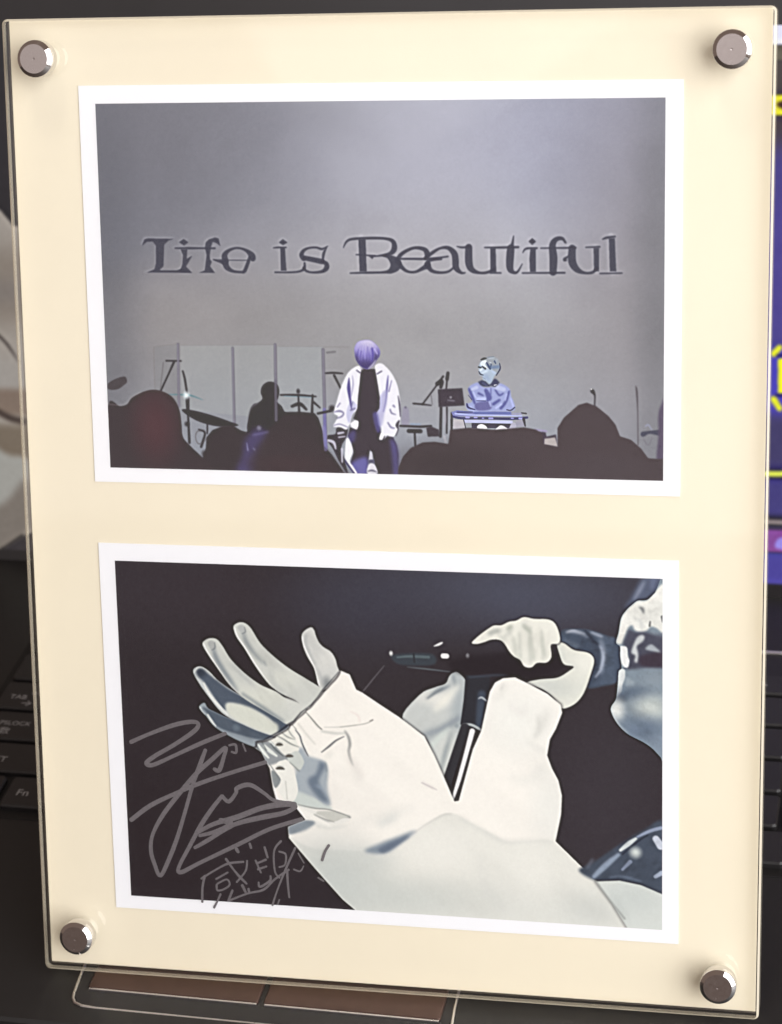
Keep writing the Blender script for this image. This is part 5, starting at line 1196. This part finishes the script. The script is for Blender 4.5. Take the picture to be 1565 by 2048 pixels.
lean = math.radians(22)
lid = bpy.data.objects.new("lid", mesh(prism(rrect(X0, -5, X1, 206, 7, 5), -6.5, 0, .8), "lid", M_BEZEL))
COL.objects.link(lid)
lid.parent = lap
lid.matrix_local = Matrix.Translation((0, 208.6 * MM, 3.5 * MM)) @ Matrix.Rotation(math.pi / 2 - lean, 4, 'X')
SCREEN = [
 ('F',(30,27,30)),
 ('P',(226,226,250),1,1.0,0,[(662,0),(1005,0),(1005,19),(662,19)]),
 ('P',(92,86,72),1,1.0,0,[(662,19),(1005,19),(1005,34),(662,34)]),
 ('P',(66,58,56),1,1.0,0,[(662,34),(1005,34),(1005,65),(662,65)]),
 ('P',(214,206,40),1,1.0,0,[(662,66),(1005,66),(1005,86),(662,86)]),
 ('P',(80,58,20),2,1.0,1,[(832,75),(840,71),(855,71),(855,80),(840,80)]),
 ('P',(66,56,60),1,1.0,0,[(662,86),(1005,86),(1005,143),(662,143)]),
 ('P',(70,62,132),22,1.0,0,[(662,114),(1005,114),(1005,432),(662,432)]),
 ('P',(74,64,140),12,1.0,0,[(662,172),(1005,172),(1005,302),(662,302)]),
 ('P',(80,72,170),8,1.0,0,[(662,311),(1005,311),(1005,374),(662,374)]),
 ('P',(62,56,100),8,1.0,0,[(662,380),(1005,380),(1005,426),(662,426)]),
 ('P',(64,58,120),5,1.0,0,[(662,438),(1005,438),(1005,478),(662,478)]),
 ('S',(206,206,60),1,1.0,1,[(837,316,6.6000000000000005),(842,310,5.4)]),
 ('S',(206,206,60),1,1.0,1,[(838,361,6.6000000000000005),(844,370,5.4)]),
 ('P',(238,238,40),1,1.0,0,[(841,321),(873,318),(873,355),(842,355)]),
 ('S',(40,34,60),1,1.0,1,[(840,318,2.0999999999999996),(873,315,2.0999999999999996)]),
 ('S',(40,34,60),1,1.0,1,[(840,357,2.0999999999999996),(873,357,2.0999999999999996)]),
 ('S',(40,36,60),1,1.0,1,[(753,435,9.600000000000001),(873,435,9.600000000000001)]),
 ('S',(200,206,84),1,1.0,1,[(753,435,5.4),(846,435,5.4),(861,429,5.4)]),
 ('P',(128,116,122),1,1.0,0,[(662,481),(1005,481),(1005,486),(662,486)]),
 ('P',(66,56,86),1,1.0,0,[(662,487),(1005,487),(1005,491),(662,491)]),
 ('P',(130,72,150),2,1.0,0,[(662,491),(1005,491),(1005,514),(662,514)]),
 ('P',(150,130,220),2,1.0,1,[(845,502),(852,498),(873,498),(873,510),(846,510)]),
 ('P',(72,64,150),2,1.0,0,[(662,514),(1005,514),(1005,546),(662,546)]),
 ('P',(150,142,134),1,1.0,0,[(2,189),(26,184),(41,201),(182,207),(182,490),(44,532),(2,553)]),
 ('P',(128,118,108),20,1.0,0,[(2,224),(182,224),(182,305),(2,305)]),
 ('P',(118,110,104),16,1.0,0,[(2,259),(182,259),(182,282),(2,282)]),
 ('S',(70,62,58),2,1.0,1,[(14,311,3.3000000000000003),(30,325,3.0),(44,345,3.0)]),
 ('P',(150,144,138),14,1.0,0,[(2,340),(182,340),(182,380),(2,380)]),
 ('P',(120,104,92),6,1.0,0,[(2,374),(182,374),(182,403),(2,403)]),
 ('S',(58,46,40),3,1.0,1,[(8,392,4.199999999999999),(32,405,6.6000000000000005),(50,409,7.800000000000001)]),
 ('P',(112,100,86),8,1.0,0,[(2,412),(182,412),(182,449),(2,449)]),
 ('P',(152,150,144),6,1.0,1,[(2,438),(32,446),(50,449),(50,472),(32,496),(2,510)]),
 ('P',(116,108,100),8,1.0,1,[(2,510),(26,496),(50,472),(50,530),(2,556)]),
 ('S',(44,40,38),2,1.0,1,[(2,557,3.0),(20,548,3.0),(44,532,3.0)]),
 ('P',(48,44,46),2,1.0,0,[(2,559),(20,549),(45,534),(182,490),(182,559)]),
]
dq = [(-160, 0), (184, 0), (184, 182.5), (-160, 182.5)]
obj("display", mesh(sheet(dq, .05, .04), "display", image_mat("lit_display", picture("display_picture", SCREEN, 1032, 548, 3, 1.0), .18, 1.0)), lid)

# ------------------------------------------------------------------ what the laptop stands on
dk = obj("desk", mesh(prism([(-700, -420), (800, -420), (800, 700), (-700, 700)], -55, -26), "desk", M_DESK))
dk["kind"] = "structure"
